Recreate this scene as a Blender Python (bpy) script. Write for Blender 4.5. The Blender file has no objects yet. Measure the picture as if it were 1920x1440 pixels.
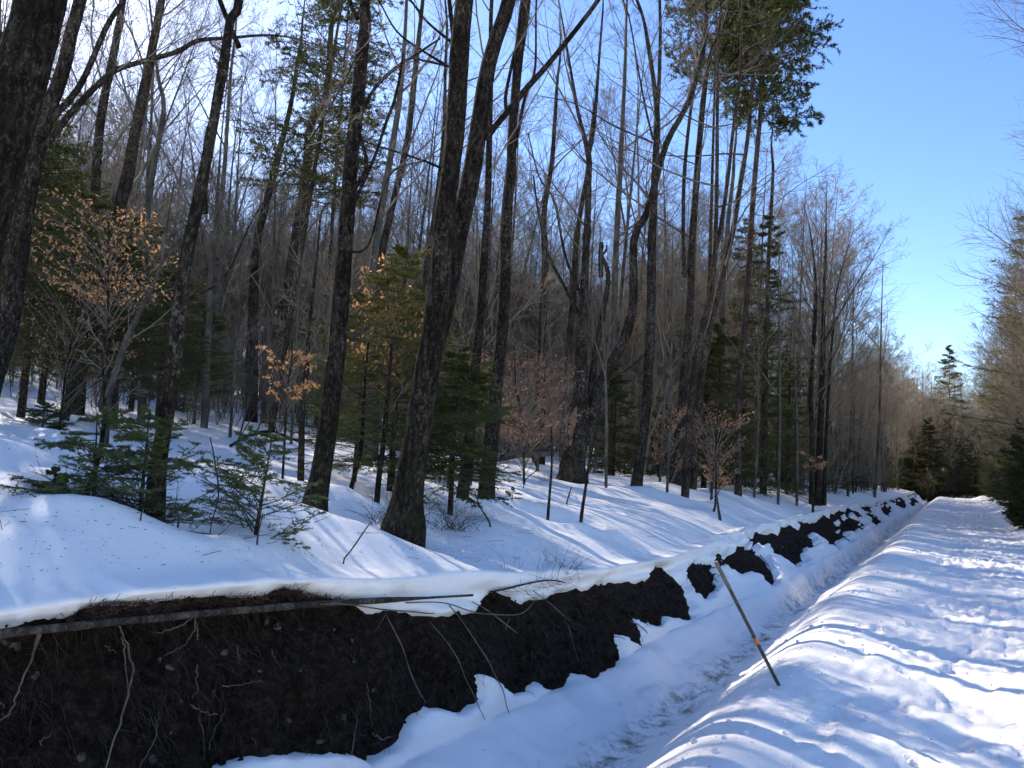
import bpy, math
import numpy as np
from mathutils import Matrix, Vector
R_ = math.radians
sc = bpy.context.scene
COL = sc.collection

# ------------------------------------------------------------------ camera, sky, sun, exposure
F = 1450.0
YAW, PITCH, ROLL = 29.8, 5.58, 3.0
CAMH = 1.6
cam_d = bpy.data.cameras.new('camera'); cam = bpy.data.objects.new('camera', cam_d); COL.objects.link(cam)
cam_d.sensor_width = 36; cam_d.lens = F/1920*36; cam_d.clip_start = .05; cam_d.clip_end = 3000
RM = Matrix.Rotation(R_(YAW), 3, 'Z') @ Matrix.Rotation(R_(90+PITCH), 3, 'X') @ Matrix.Rotation(R_(ROLL), 3, 'Z')
cam.matrix_world = Matrix.Translation((0, 0, CAMH)) @ RM.to_4x4()
sc.camera = cam
RN = np.array(RM); C0 = np.array([0, 0, CAMH])

SUN_AZ, SUN_EL = 71.0, 31.5        # degrees to the left of the road, above the horizon
world = bpy.data.worlds.new('World'); sc.world = world; world.use_nodes = True
wn = world.node_tree; bg = wn.nodes['Background']
sky = wn.nodes.new('ShaderNodeTexSky'); sky.sky_type = 'NISHITA'; sky.sun_disc = False
sky.sun_elevation = R_(SUN_EL); sky.sun_rotation = R_(-SUN_AZ)
sky.altitude = 300; sky.air_density = 1.0; sky.dust_density = 0.45; sky.ozone_density = 2.0
hs = wn.nodes.new('ShaderNodeHueSaturation'); hs.inputs['Saturation'].default_value = 1.2; hs.inputs['Value'].default_value = .93; hs.inputs['Hue'].default_value = .511
wn.links.new(sky.outputs[0], hs.inputs['Color']); wn.links.new(hs.outputs[0], bg.inputs[0]); bg.inputs[1].default_value = 0.15
sd = bpy.data.lights.new('sun', 'SUN'); sd.energy = 5.0; sd.angle = R_(.5); sd.color = (1, .93, .82)
so = bpy.data.objects.new('sun', sd); COL.objects.link(so)
sdir = Vector((-math.sin(R_(SUN_AZ))*math.cos(R_(SUN_EL)), math.cos(R_(SUN_AZ))*math.cos(R_(SUN_EL)), math.sin(R_(SUN_EL))))
so.rotation_euler = sdir.to_track_quat('Z', 'Y').to_euler()
sc.view_settings.view_transform = 'Standard'; sc.view_settings.look = 'None'
sc.view_settings.exposure = 1.18; sc.view_settings.gamma = 1
sc.view_settings.use_curve_mapping = False
sc.render.engine = 'CYCLES'

# ------------------------------------------------------------------ noise
def _h(ix, iy, iz, s):
    n = (ix.astype(np.int64)*374761393 + iy.astype(np.int64)*668265263 + iz.astype(np.int64)*2147483647 + s*1274126177) & 0xffffffff
    n = ((n ^ (n >> 13))*1274126177) & 0xffffffff
    n = ((n ^ (n >> 16))*2246822519) & 0xffffffff
    return ((n ^ (n >> 15)) & 0xffffff)/float(0xffffff)
def vn(x, y, z=None, s=0):
    x = np.asarray(x, float); y = np.asarray(y, float)
    ix, iy = np.floor(x), np.floor(y); fx, fy = x-ix, y-iy
    fx = fx*fx*(3-2*fx); fy = fy*fy*(3-2*fy)
    if z is None:
        zz = np.zeros_like(ix)
        a = _h(ix, iy, zz, s); b = _h(ix+1, iy, zz, s); c = _h(ix, iy+1, zz, s); d = _h(ix+1, iy+1, zz, s)
        return (a+(b-a)*fx)*(1-fy) + (c+(d-c)*fx)*fy
    iz = np.floor(z); fz = z-iz; fz = fz*fz*(3-2*fz)
    def pl(k):
        a = _h(ix, iy, iz+k, s); b = _h(ix+1, iy, iz+k, s); c = _h(ix, iy+1, iz+k, s); d = _h(ix+1, iy+1, iz+k, s)
        return (a+(b-a)*fx)*(1-fy) + (c+(d-c)*fx)*fy
    return pl(0)*(1-fz)+pl(1)*fz
def fbm(x, y, z=None, o=4, s=0, g=.5):
    t = 0; a = 1; n = 0
    for k in range(o):
        f = 2.03**k
        t = t + a*(vn(x*f, y*f, None if z is None else z*f, s+k*17)*2-1); n += a; a *= g
    return t/n
def sstep(a, b, x):
    t = np.clip((x-a)/(b-a), 0, 1); return t*t*(3-2*t)

# ------------------------------------------------------------------ pixels <-> world
def ray(px, py):
    return RN @ np.array([(px-960)/F, (720-py)/F, -1.0])
def proj(P):
    q = (P-C0) @ RN
    d = np.maximum(-q[..., 2], 1e-3)
    return 960+F*q[..., 0]/d, 720-F*q[..., 1]/d, -q[..., 2]
def on_u(px, py, u):
    r = ray(px, py); t = u/r[0]; return t*r[1], CAMH+t*r[2]
FH = np.array([-math.sin(R_(YAW)), math.cos(R_(YAW)), 0.0])   # horizontal view direction

# ------------------------------------------------------------------ terrain
_top = [on_u(x, y, -3.5) for x, y in [(-300,1205),(0,1172),(130,1145),(500,1100),(890,1104),(1150,1086),(1222,1060),(1340,1036),(1433,1006),(1520,976),(1600,955),(1690,932)]]
_tv = np.array([a for a, b in _top]); _tz = np.array([b for a, b in _top])
def z_top(v):
    v = np.asarray(v, float)
    k = np.linspace(-3, 3, 7)[:, None]*np.clip(.12*np.ravel(v), .15, 3)[None]
    zz = np.interp((np.ravel(v)[None]+k).ravel(), _tv, _tz).reshape(k.shape[0], -1).mean(0)
    return zz.reshape(v.shape)+.05
def u_top(v): return -3.45 - .3*sstep(9, 16, v) + .10*fbm(v*.55, v*0+3, o=2, s=5)
def u_bot(v): return -3.12 + .42*sstep(9, 16, v) + .12*fbm(v*.8, v*0+9, o=2, s=6)
Z_BOT = -.42
wells = []                                                    # hollows melted round the trunks
def hill(w, v):
    z = .42*(1-np.exp(-w/1.3)) + .085*w + .0026*np.clip(w-10, 0, 60)**1.75*np.clip(1-.004*v, .4, 1)
    z = z*(1-.35*sstep(25, 90, v))
    return z
def crest(v): return -.0009*np.clip(v-95, 0, 1e9)**1.5
def z_field(u, v, fine=False):
    u = np.asarray(u, float); v = np.asarray(v, float)
    w = np.clip(u_top(v)-u, 0, 500)
    z = z_top(np.clip(v, _tv[0], _tv[-1])) + hill(w, v) + crest(v)
    k = sstep(.1, 1.5, w)
    z = z + k*(.10*fbm(u*.55, v*.45, o=3, s=20) + .05*fbm(u*1.3+4, v*1.1, o=2, s=21))
    if fine:
        z = z + .012*fbm(u*4, v*3, o=3, s=22) + .05*k*sstep(-.2,.5,fbm(u*.8, v*1.4, o=2, s=27))
        for (a, b, r, d) in wells:
            q = ((u-a)**2+(v-b)**2)/(r*r)
            z = z - d*np.exp(-q) + .25*d*np.exp(-((np.sqrt(q)-2)**2)*2)
    return z
_RU = [-4.5,-3.3,-2.95,-2.6,-2.35,-2.15,-1.9,-1.6,-1.38,-1.15,-.8,-.3,0,1.2,1.7,2.1,2.5,3.0,4.5,8,20,60]
_RZ = [Z_BOT,Z_BOT,-.50,-.60,-.66,-.64,-.48,-.20,-.03,.05,.03,0,0,.02,.06,.16,.34,.45,.5,.65,1.2,3]
_xs = np.linspace(-4.5, 60, 6000); _zs = np.interp(_xs, _RU, _RZ)
_k = np.hanning(31); _k /= _k.sum(); _zs = np.convolve(np.pad(_zs, 15, mode='edge'), _k, 'valid')
def z_road(u, v, fine=False):
    u = np.asarray(u, float); v = np.asarray(v, float)
    off = .10*fbm(v*.35, v*0+1, o=2, s=30)
    z = np.interp(u+off*np.exp(-((u+1.3)/.8)**2), _xs, _zs) + crest(v)
    if fine:
        rim = np.exp(-((u+1.0)/.6)**2); rd = sstep(-1.2, -.6, u); rc = sstep(-.75, .0, u)*(.5+.5*sstep(-.25, .25, fbm(u*.7, v*.35, o=2, s=46)))
        z = z + rc*(.038*fbm(u*6.5, v*5, o=4, s=47, g=.6) + .030*np.clip(fbm(u*12, v*10, o=3, s=48), -.3, 1) - .045*sstep(.2, .45, fbm(u*5.2, v*3.4, o=2, s=49)))
        z = z + .035*rim*fbm(u*.8, v*.7, o=3, s=31)
        # trodden and ridden snow: shallow prints, ruts along the way, crumbs
        pr = fbm(u*4.2, v*2.4, o=3, s=32)
        z = z + rd*(.034*fbm(u*1.7, v*1.0, o=3, s=33) - .035*sstep(.08, .5, pr)*sstep(-.5,.2,fbm(u*.9, v*.5, o=2, s=36)) + .014*fbm(u*5, v*3, o=3, s=44))
        tr = np.exp(-((u-.15)/.34)**2)+np.exp(-((u-1.55)/.3)**2)
        z = z - .030*tr*(1+.5*fbm(u*2, v*5, o=2, s=34))
        cr = fbm(u*11, v*11, o=3, s=35)
        ch = 1-np.abs(fbm(u*7, v*7, o=3, s=45))*3.2
        z = z + rd*(.026*np.clip(cr, -.1, 1)+.010*np.clip(ch, 0, 1))*(.35+1.5*sstep(-.1, .45, fbm(u*1.3, v*.9, o=2, s=37)))
        mud = np.exp(-((u+2.3)/.25)**2)*sstep(-.25, .2, fbm(v*.9, v*0, o=2, s=38))
        mud = np.exp(-((u+2.3)/.36)**2)*sstep(-.35, .1, fbm(v*.9, v*0, o=2, s=38))
        z = z - mud*(.04+.16*np.clip(fbm(u*5.5, v*5, o=4, s=39, g=.6), -.5, 1))
        z = z + .008*fbm(u*9, v*9, o=2, s=40)
    return z
def ground(u, v):
    if u < float(u_top(np.array(v))): return float(z_field(u, v))
    return float(z_road(u, v))
def hit(px, py):                                              # where the ray of a pixel meets the left snowfield
    r = ray(px, py)
    t = np.linspace(2, 90, 4000)
    P = C0[None]+r[None]*t[:, None]
    zg = np.where(P[:, 0] < u_top(P[:, 1]), z_field(P[:, 0], P[:, 1]), z_road(P[:, 0], P[:, 1]))
    b = np.where(P[:, 2] < zg)[0]
    i = b[0] if len(b) else 1000
    return P[i]
def at_depth(px, D):                                          # a point on the ground, in the direction of a pixel column
    hy = 905-(1785-px)*math.tan(R_(ROLL))
    r = ray(px, hy); p = C0+r*(D/(r @ FH))
    return np.array([p[0], p[1], ground(p[0], p[1])])

# ------------------------------------------------------------------ mesh helpers
class MB:
    def __init__(s): s.V = []; s.F = []; s.n = 0
    def add(s, V, Fc):
        s.V.append(np.asarray(V, float).reshape(-1, 3)); s.F.append((np.asarray(Fc)+s.n)); s.n += len(s.V[-1]); return s
    def tubes(s, P, R, k=4, cap=False, disp=None):
        P = np.asarray(P, float); R = np.asarray(R, float)
        if P.ndim == 2: P = P[None]; R = R[None]
        N, M, _ = P.shape
        if N == 0: return s
        T = np.gradient(P, axis=1); T /= np.linalg.norm(T, axis=2, keepdims=True)+1e-9
        mt = T.mean(1); ref = np.where((np.abs(mt[:, 2:3]) < .75*np.linalg.norm(mt, axis=1, keepdims=True)), np.array([[0, 0, 1.]]), np.array([[1., .2, 0]]))
        A = np.cross(T, ref[:, None, :]); A /= np.linalg.norm(A, axis=2, keepdims=True)+1e-9
        B = np.cross(T, A)
        th = np.arange(k)/k*2*np.pi
        rr = np.repeat(R[:, :, None], k, 2)
        if disp is not None: rr = rr*disp(P, th, R)
        V = P[:, :, None, :] + rr[..., None]*(A[:, :, None, :]*np.cos(th)[None, None, :, None] + B[:, :, None, :]*np.sin(th)[None, None, :, None])
        i = np.arange(N)[:, None, None]*M*k; j = np.arange(M-1)[None, :, None]*k; q = np.arange(k)[None, None, :]; q2 = (q+1) % k
        Fq = np.stack([i+j+q, i+j+k+q, i+j+k+q2, i+j+q2], -1).reshape(-1, 4)
        s.add(V.reshape(-1, 3), Fq)
        if cap:
            for n in range(N):
                for e, fl in ((0, 0), (M-1, 1)):
                    c = P[n, e]; ring = V[n, e]
                    VV = np.vstack([ring, c[None]]); a = np.arange(k); b = (a+1) % k
                    Fc = np.stack([a, b, np.full(k, k), np.full(k, k)], 1) if not fl else np.stack([b, a, np.full(k, k), np.full(k, k)], 1)
                    s.add(VV, Fc)
        return s
    def build(s, name, mat, parent=None, smooth=True, origin=None):
        V = np.concatenate(s.V) if s.V else np.zeros((0, 3))
        Fc = np.concatenate([f if f.shape[1] == 4 else np.hstack([f, f[:, -1:]]) for f in s.F]) if s.F else np.zeros((0, 4), int)
        if origin is not None: V = V-np.asarray(origin)
        me = bpy.data.meshes.new(name)
        tri = Fc[:, 2] == Fc[:, 3]
        cnt = np.where(tri, 3, 4)
        keep = np.ones(Fc.shape, bool); keep[tri, 3] = False
        lp = Fc[keep]
        me.vertices.add(len(V)); me.vertices.foreach_set('co', V.astype(np.float32).ravel())
        me.loops.add(len(lp)); me.loops.foreach_set('vertex_index', lp.astype(np.int32))
        st = np.concatenate([[0], np.cumsum(cnt)[:-1]]) if len(cnt) else np.zeros(0)
        me.polygons.add(len(cnt)); me.polygons.foreach_set('loop_start', st.astype(np.int32))
        me.polygons.foreach_set('use_smooth', np.full(len(cnt), smooth))
        me.update(calc_edges=True)
        if mat: me.materials.append(mat)
        o = bpy.data.objects.new(name, me); COL.objects.link(o)
        if parent is not None: o.parent = parent
        return o
def grid_faces(nr, nc):
    a = np.arange(nr-1)[:, None]*nc + np.arange(nc-1)[None]
    return np.stack([a, a+1, a+nc+1, a+nc], -1).reshape(-1, 4)
def empty(name, loc, rz=0, sc_=1.0):
    o = bpy.data.objects.new(name, None); COL.objects.link(o); o.empty_display_size = .2
    o.location = loc; o.rotation_euler = (0, 0, rz); o.scale = (sc_,)*3; return o
def tag(o, label=None, cat=None, group=None, kind=None):
    if label: o['label'] = label
    if cat: o['category'] = cat
    if group: o['group'] = group
    if kind: o['kind'] = kind
    return o
def dup(root, loc, rz, s, kids):
    r = root.copy(); COL.objects.link(r); r.location = loc; r.rotation_euler = (0, 0, rz); r.scale = (s,)*3
    for ch in kids:
        c = ch.copy(); COL.objects.link(c); c.parent = r
    return r

# ------------------------------------------------------------------ materials
def mat(name, rough=.8, spec=.3):
    m = bpy.data.materials.new(name); m.use_nodes = True
    b = m.node_tree.nodes['Principled BSDF']; b.inputs['Roughness'].default_value = rough
    b.inputs['Specular IOR Level'].default_value = spec
    return m, m.node_tree, b
def nod(t, typ, **k):
    n = t.nodes.new(typ)
    for a, v in k.items():
        if a.startswith('i_'): n.inputs[a[2:].replace('_', ' ')].default_value = v
        else: setattr(n, a, v)
    return n
def coords(t, scale=(1, 1, 1)):
    tc = nod(t, 'ShaderNodeTexCoord'); mp = nod(t, 'ShaderNodeMapping'); mp.inputs['Scale'].default_value = scale
    t.links.new(tc.outputs['Object'], mp.inputs['Vector']); return mp.outputs[0]
def noise(t, vec, scale, detail=5, rough=.6):
    n = nod(t, 'ShaderNodeTexNoise'); n.inputs['Scale'].default_value = scale; n.inputs['Detail'].default_value = detail; n.inputs['Roughness'].default_value = rough
    t.links.new(vec, n.inputs['Vector']); return n.outputs['Fac']
def ramp(t, fac, stops):
    r = nod(t, 'ShaderNodeValToRGB'); e = r.color_ramp.elements
    e[0].position = stops[0][0]; e[0].color = (*stops[0][1], 1); e[1].position = stops[-1][0]; e[1].color = (*stops[-1][1], 1)
    for p, c in stops[1:-1]:
        q = e.new(p); q.color = (*c, 1)
    t.links.new(fac, r.inputs[0]); return r.outputs[0]
def mixc(t, fac, a, b):
    m = nod(t, 'ShaderNodeMix', data_type='RGBA')
    if isinstance(fac, float): m.inputs[0].default_value = fac
    else: t.links.new(fac, m.inputs[0])
    for s_, i in ((a, 6), (b, 7)):
        if isinstance(s_, tuple): m.inputs[i].default_value = (*s_, 1)
        else: t.links.new(s_, m.inputs[i])
    return m.outputs[2]
def bump(t, b, h, strength, dist):
    n = nod(t, 'ShaderNodeBump'); n.inputs['Strength'].default_value = strength; n.inputs['Distance'].default_value = dist
    t.links.new(h, n.inputs['Height']); t.links.new(n.outputs[0], b.inputs['Normal'])

def snow_mat(name, dirt=0.0, lum=.86):
    m, t, b = mat(name, .55, .25)
    v = coords(t)
    n1 = noise(t, v, 60, 4, .7); n2 = noise(t, v, 7, 4, .6)
    c = mixc(t, n2, (lum+.03, lum-.03, lum-.10), (lum+.045, lum-.015, lum-.085))
    if dirt > 0:
        # grit and melt-water stain lying along the bottom of the ditch
        sep = nod(t, 'ShaderNodeSeparateXYZ'); t.links.new(v, sep.inputs[0])
        mr = nod(t, 'ShaderNodeMapRange'); mr.interpolation_type = 'SMOOTHSTEP'
        ab = nod(t, 'ShaderNodeMath', operation='ADD'); ab.inputs[1].default_value = 2.28; t.links.new(sep.outputs[0], ab.inputs[0])
        ab2 = nod(t, 'ShaderNodeMath', operation='ABSOLUTE'); t.links.new(ab.outputs[0], ab2.inputs[0])
        mr.inputs[1].default_value = .30; mr.inputs[2].default_value = .02; t.links.new(ab2.outputs[0], mr.inputs[0])
        nn = noise(t, v, 5.5, 7, .75); r2 = ramp(t, nn, [(.47, (0, 0, 0)), (.60, (1, 1, 1))])
        mu = nod(t, 'ShaderNodeMath', operation='MULTIPLY'); t.links.new(mr.outputs[0], mu.inputs[0]); t.links.new(r2, mu.inputs[1])
        c = mixc(t, mu.outputs[0], c, (.22, .20, .15))
        nf = noise(t, v, 22, 3, .6); rf = ramp(t, nf, [(.73, (0, 0, 0)), (.76, (1, 1, 1))]) 
        c = mixc(t, rf, c, (.12, .09, .06))
    t.links.new(c, b.inputs['Base Color'])
    ad = nod(t, 'ShaderNodeMath', operation='MULTIPLY_ADD'); ad.inputs[1].default_value = .35
    t.links.new(n1, ad.inputs[0]); t.links.new(n2, ad.inputs[2])
    bump(t, b, ad.outputs[0], .45, .03)
    return m
M = {}
M['snow'] = snow_mat('snow_surface')
M['snow_ditch'] = snow_mat('snow_in_ditch', 1.0)
M['snow_road'] = snow_mat('trodden_snow', 0, .82)
def dirt_mat():
    m, t, b = mat('dark_soil', .95, .1); v = coords(t)
    n1 = noise(t, v, 17, 8, .8); n2 = noise(t, v, 60, 3, .6)
    c = ramp(t, n1, [(.3, (.007, .0047, .0033)), (.5, (.024, .0155, .010)), (.68, (.085, .056, .035))])
    c = mixc(t, ramp(t, n2, [(.66, (0, 0, 0)), (.74, (.6, .6, .6))]), c, (.10, .085, .07))
    t.links.new(c, b.inputs['Base Color']); ad = nod(t, 'ShaderNodeMath', operation='ADD'); t.links.new(n1, ad.inputs[0]); t.links.new(n2, ad.inputs[1])
    bump(t, b, ad.outputs[0], 1.0, .05); return m
M['dirt'] = dirt_mat()
def bark_mat(name, dark, mid, light, sx=14, spots=.5, moss=0):
    m, t, b = mat(name, 1.0, .04); v = coords(t, (1, 1, .30)); v2 = coords(t)
    n1 = noise(t, v, sx, 6, .65); n2 = noise(t, coords(t, (1, 1, .55)), 30, 6, .85); n3 = noise(t, v2, 2.2, 3, .5)
    c = ramp(t, n1, [(.32, dark), (.5, mid), (.7, light)])
    lich = tuple(min(1, x*2.0+.05) for x in light)
    c = mixc(t, ramp(t, n2, [(.535, (0, 0, 0)), (.58, (spots,)*3)]), c, lich)
    c = mixc(t, ramp(t, n3, [(.35, (.7, .7, .7)), (.6, (0, 0, 0))]), c, tuple(x*.4 for x in mid))
    if moss:
        sep = nod(t, 'ShaderNodeSeparateXYZ'); tc = coords(t); t.links.new(tc, sep.inputs[0])
        mr = nod(t, 'ShaderNodeMapRange'); mr.inputs[1].default_value = 1.3; mr.inputs[2].default_value = 0; mr.inputs[4].default_value = moss
        t.links.new(sep.outputs[2], mr.inputs[0])
        nm = noise(t, v2, 5, 5, .7); rm = ramp(t, nm, [(.42, (0, 0, 0)), (.58, (1, 1, 1))])
        mu = nod(t, 'ShaderNodeMath', operation='MULTIPLY'); t.links.new(mr.outputs[0], mu.inputs[0]); t.links.new(rm, mu.inputs[1])
        c = mixc(t, mu.outputs[0], c, (.05, .055, .015))
    t.links.new(c, b.inputs['Base Color'])
    ad = nod(t, 'ShaderNodeMath', operation='ADD'); t.links.new(n1, ad.inputs[0]); t.links.new(n2, ad.inputs[1])
    bump(t, b, ad.outputs[0], 1.0, .06); return m
M['bark_dark'] = bark_mat('furrowed_dark_bark', (.008, .0062, .005), (.034, .026, .019), (.105, .083, .062), 22, .55, .5)
M['bark_grey'] = bark_mat('grey_bark', (.010, .008, .006), (.042, .032, .024), (.13, .105, .08), 18, .7, .3)
M['bark_brown'] = bark_mat('brown_grey_bark', (.016, .011, .008), (.058, .041, .029), (.15, .115, .082), 18, .6)
M['bark_pale'] = bark_mat('pale_smooth_bark', (.07, .057, .043), (.14, .12, .093), (.24, .21, .17), 8, .3)
def flat_mat(name, a, b_, scale=3, rough=.85, trans=0):
    m, t, b = mat(name, rough, .15); v = coords(t)
    oi = nod(t, 'ShaderNodeObjectInfo')
    n = noise(t, v, scale, 3, .6); c = ramp(t, n, [(.35, a), (.65, b_)])
    t.links.new(c, b.inputs['Base Color'])
    if trans:
        tr = nod(t, 'ShaderNodeBsdfTranslucent'); t.links.new(c, tr.inputs[0]); mx = nod(t, 'ShaderNodeMixShader'); mx.inputs[0].default_value = trans
        out = t.nodes['Material Output']; t.links.new(b.outputs[0], mx.inputs[1]); t.links.new(tr.outputs[0], mx.inputs[2]); t.links.new(mx.outputs[0], out.inputs[0])
    return m
M['twig'] = flat_mat('twig_bark', (.095, .076, .058), (.20, .162, .125), 2)
M['twig_sunlit'] = flat_mat('sunlit_twig_bark', (.20, .155, .10), (.37, .295, .195), 2)  # paler, warmer copy of the twig bark; sunlight put into the colour
M['twig_dark'] = flat_mat('dark_twig_bark', (.035, .028, .024), (.08, .066, .055), 2)
M['needles'] = flat_mat('spruce_needles', (.046, .055, .016), (.098, .105, .028), 4, .6, .25)
M['needles_olive_sunlit'] = flat_mat('sunlit_olive_spruce_needles', (.085, .092, .022), (.165, .16, .042), 3, .6, .3)  # olive needles with the albedo raised to look sunlit yellow-green
M['needles_blue'] = flat_mat('young_spruce_needles', (.055, .08, .026), (.12, .15, .05), 9, .55, .2)
M['needles_sunlit'] = flat_mat('sunlit_pine_needles', (.12, .12, .035), (.25, .21, .075), 3, .6, .3)  # warm sun on the right-hand pines is painted into this needle colour
M['leaf'] = flat_mat('dry_beech_leaf', (.42, .19, .07), (.66, .38, .17), 12, .7, .45)
M['leaf_red'] = flat_mat('dry_russet_leaf', (.25, .12, .07), (.42, .24, .145), 9, .7, .4)
M['wood_log'] = bark_mat('weathered_log_bark', (.03, .023, .017), (.095, .075, .055), (.21, .175, .135), 9, .4)
M['root'] = flat_mat('pale_root_bark', (.07, .055, .04), (.19, .15, .11), 8)
M['rootlet'] = flat_mat('fine_dark_root', (.02, .015, .011), (.06, .045, .033), 8)
M['broken_wood'] = flat_mat('broken_wood', (.12, .06, .035), (.27, .155, .09), 14)
M['stone'] = flat_mat('grey_stone', (.03, .026, .021), (.12, .10, .08), 14)
M['stake'] = flat_mat('weathered_stake_wood', (.05, .05, .038), (.105, .095, .07), 20)
M['stake_top'] = flat_mat('faded_stake_wood', (.14, .115, .09), (.2, .17, .135), 20)
M['orange'] = flat_mat('orange_band', (.62, .16, .03), (.72, .22, .05), 8, .5)
M['humus'] = flat_mat('leaf_litter', (.03, .018, .012), (.10, .055, .035), 14)

# ------------------------------------------------------------------ branch growth, a whole level at a time
def unit(a): return a/(np.linalg.norm(a, axis=-1, keepdims=True)+1e-9)
def samp(P, Rd, idx, t):
    M_ = P.shape[1]; x = t*(M_-1); i = np.clip(np.floor(x).astype(int), 0, M_-2); f = (x-i)[:, None]
    p = P[idx, i]*(1-f)+P[idx, i+1]*f; r = Rd[idx, i]*(1-f[:, 0])+Rd[idx, i+1]*f[:, 0]
    return p, unit(P[idx, i+1]-P[idx, i]), r
def grow(rng, P, Rd, n, t0, t1, ang, lfun, rr, pts, up=.3, wob=.12, rmin=.003, planar=False, droop=0, azi=None):
    N = P.shape[0]; idx = np.repeat(np.arange(N), n); K = len(idx)
    L = np.linalg.norm(np.diff(P, axis=1), axis=2).sum(1)[idx]
    t = t0+(t1-t0)*((np.tile(np.arange(n), N)+rng.random(K))/n)
    p, d, r = samp(P, Rd, idx, np.clip(t, 0, .999))
    if planar:
        s = unit(np.cross(d, np.array([[0, 0, 1.]]))); sg = np.where(np.tile(np.arange(n), N) % 2, 1, -1)[:, None]
        s = s*sg + np.array([[0, 0, 1.]])*rng.normal(0, .18, (K, 1))
    else:
        q = rng.normal(0, 1, (K, 3)); s = unit(q-(q*d).sum(1, keepdims=True)*d)
    a = np.radians(rng.normal(ang, ang*.18, K))[:, None]
    dr = unit(d*np.cos(a)+unit(s)*np.sin(a))
    ln = lfun(t, L)*(.7+.6*rng.random(K))
    st = ln/(pts-1)
    out = np.zeros((K, pts, 3)); out[:, 0] = p
    bend = unit(rng.normal(0, 1, (K, 3)))*wob
    for k in range(1, pts):
        dr = unit(dr + np.array([[0, 0, 1.]])*(up/pts) - np.array([[0, 0, 1.]])*(droop*(1-k/pts)/pts) + rng.normal(0, wob, (K, 3)) + bend*(.5 if k < pts/2 else -.3))
        out[:, k] = out[:, k-1]+dr*st[:, None]
    r0 = np.minimum(r*.85, np.maximum(ln*rr, rmin))
    rad = r0[:, None]*np.linspace(1, .28, pts)[None]; rad = np.maximum(rad, rmin*.6)
    return out, rad, t
def curve(pts, n):                                            # Catmull-Rom through (x,y,z,r) rows, resampled evenly
    P = np.asarray(pts, float); Q = np.vstack([2*P[0]-P[1], P, 2*P[-1]-P[-2]]); out = []
    for i in range(1, len(Q)-2):
        t = np.linspace(0, 1, 24, endpoint=False)[:, None]; a, b, c, d = Q[i-1], Q[i], Q[i+1], Q[i+2]
        out.append(.5*((2*b)+(c-a)*t+(2*a-5*b+4*c-d)*t**2+(3*b-a-3*c+d)*t**3))
    out = np.vstack(out+[P[-1:]]); s = np.concatenate([[0], np.cumsum(np.linalg.norm(np.diff(out[:, :3], axis=0), axis=1))])
    x = np.linspace(0, s[-1], n); r = np.stack([np.interp(x, s, out[:, k]) for k in range(out.shape[1])], 1)
    return r[:, :3], np.maximum(r[:, 3], .002)
def bark_disp(amp, seed, flare=0.):
    def f(P, th, R):
        N, Mm, _ = P.shape
        a = np.cos(th)[None, None]*R[:, :, None]; b = np.sin(th)[None, None]*R[:, :, None]; z = np.broadcast_to(P[:, :, 2:3], a.shape)
        n = fbm(a*16+seed, b*16, z*4, o=3, s=seed); n2 = fbm(a*5+seed, b*5, z*2.5, o=2, s=seed+3)
        out = 1+amp*n+amp*.9*n2
        if flare:
            h = np.clip(z-P[0, 0, 2]-.42, 0, 9); lob = .5+.5*np.cos(th*4+seed)[None, None]
            out = out+flare*np.exp(-np.clip(h, 0, 9)/.28)*(.35+.9*lob)
        return out
    return f
def resamp(P, Rd, n):
    s = np.concatenate([[0], np.cumsum(np.linalg.norm(np.diff(P, axis=0), axis=1))]); x = np.linspace(0, s[-1], n)
    return np.stack([np.interp(x, s, P[:, k]) for k in range(3)], 1), np.interp(x, s, Rd)
def twigs(rng, stems, mb, n1=11, n2=7, n3=6, n4=3, t0=.35, ang=42, len1=.34, up=.35, rmin=.004, lrr=.0075):
    S = [resamp(p, r, 24) for p, r in stems]
    P = np.stack([a for a, b in S]); Rr = np.stack([b for a, b in S])
    a, ra, t = grow(rng, P, Rr, n1, t0, .99, ang, lambda t, L: L*len1*(1.25-t*.95), lrr, 12, up, .07, rmin)
    mb.tubes(a, ra, 5)
    b, rb, t = grow(rng, a, ra, n2, .2, .98, 38, lambda t, L: L*.48*(1.15-t*.7), .0065, 8, up*.6, .09, rmin*.8)
    mb.tubes(b, rb, 4)
    c, rc, t = grow(rng, b, rb, n3, .15, .98, 38, lambda t, L: L*.5*(1.15-t*.6), .006, 4, up*.4, .1, rmin*.7)
    mb.tubes(c, rc, 3)
    if n4:
        d, rd, t = grow(rng, c, rc, n4, .2, .98, 36, lambda t, L: L*.6, .006, 3, up*.3, .1, rmin*.6)
        mb.tubes(d, rd, 3)
        return d
    return c
print('helpers ready')

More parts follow.
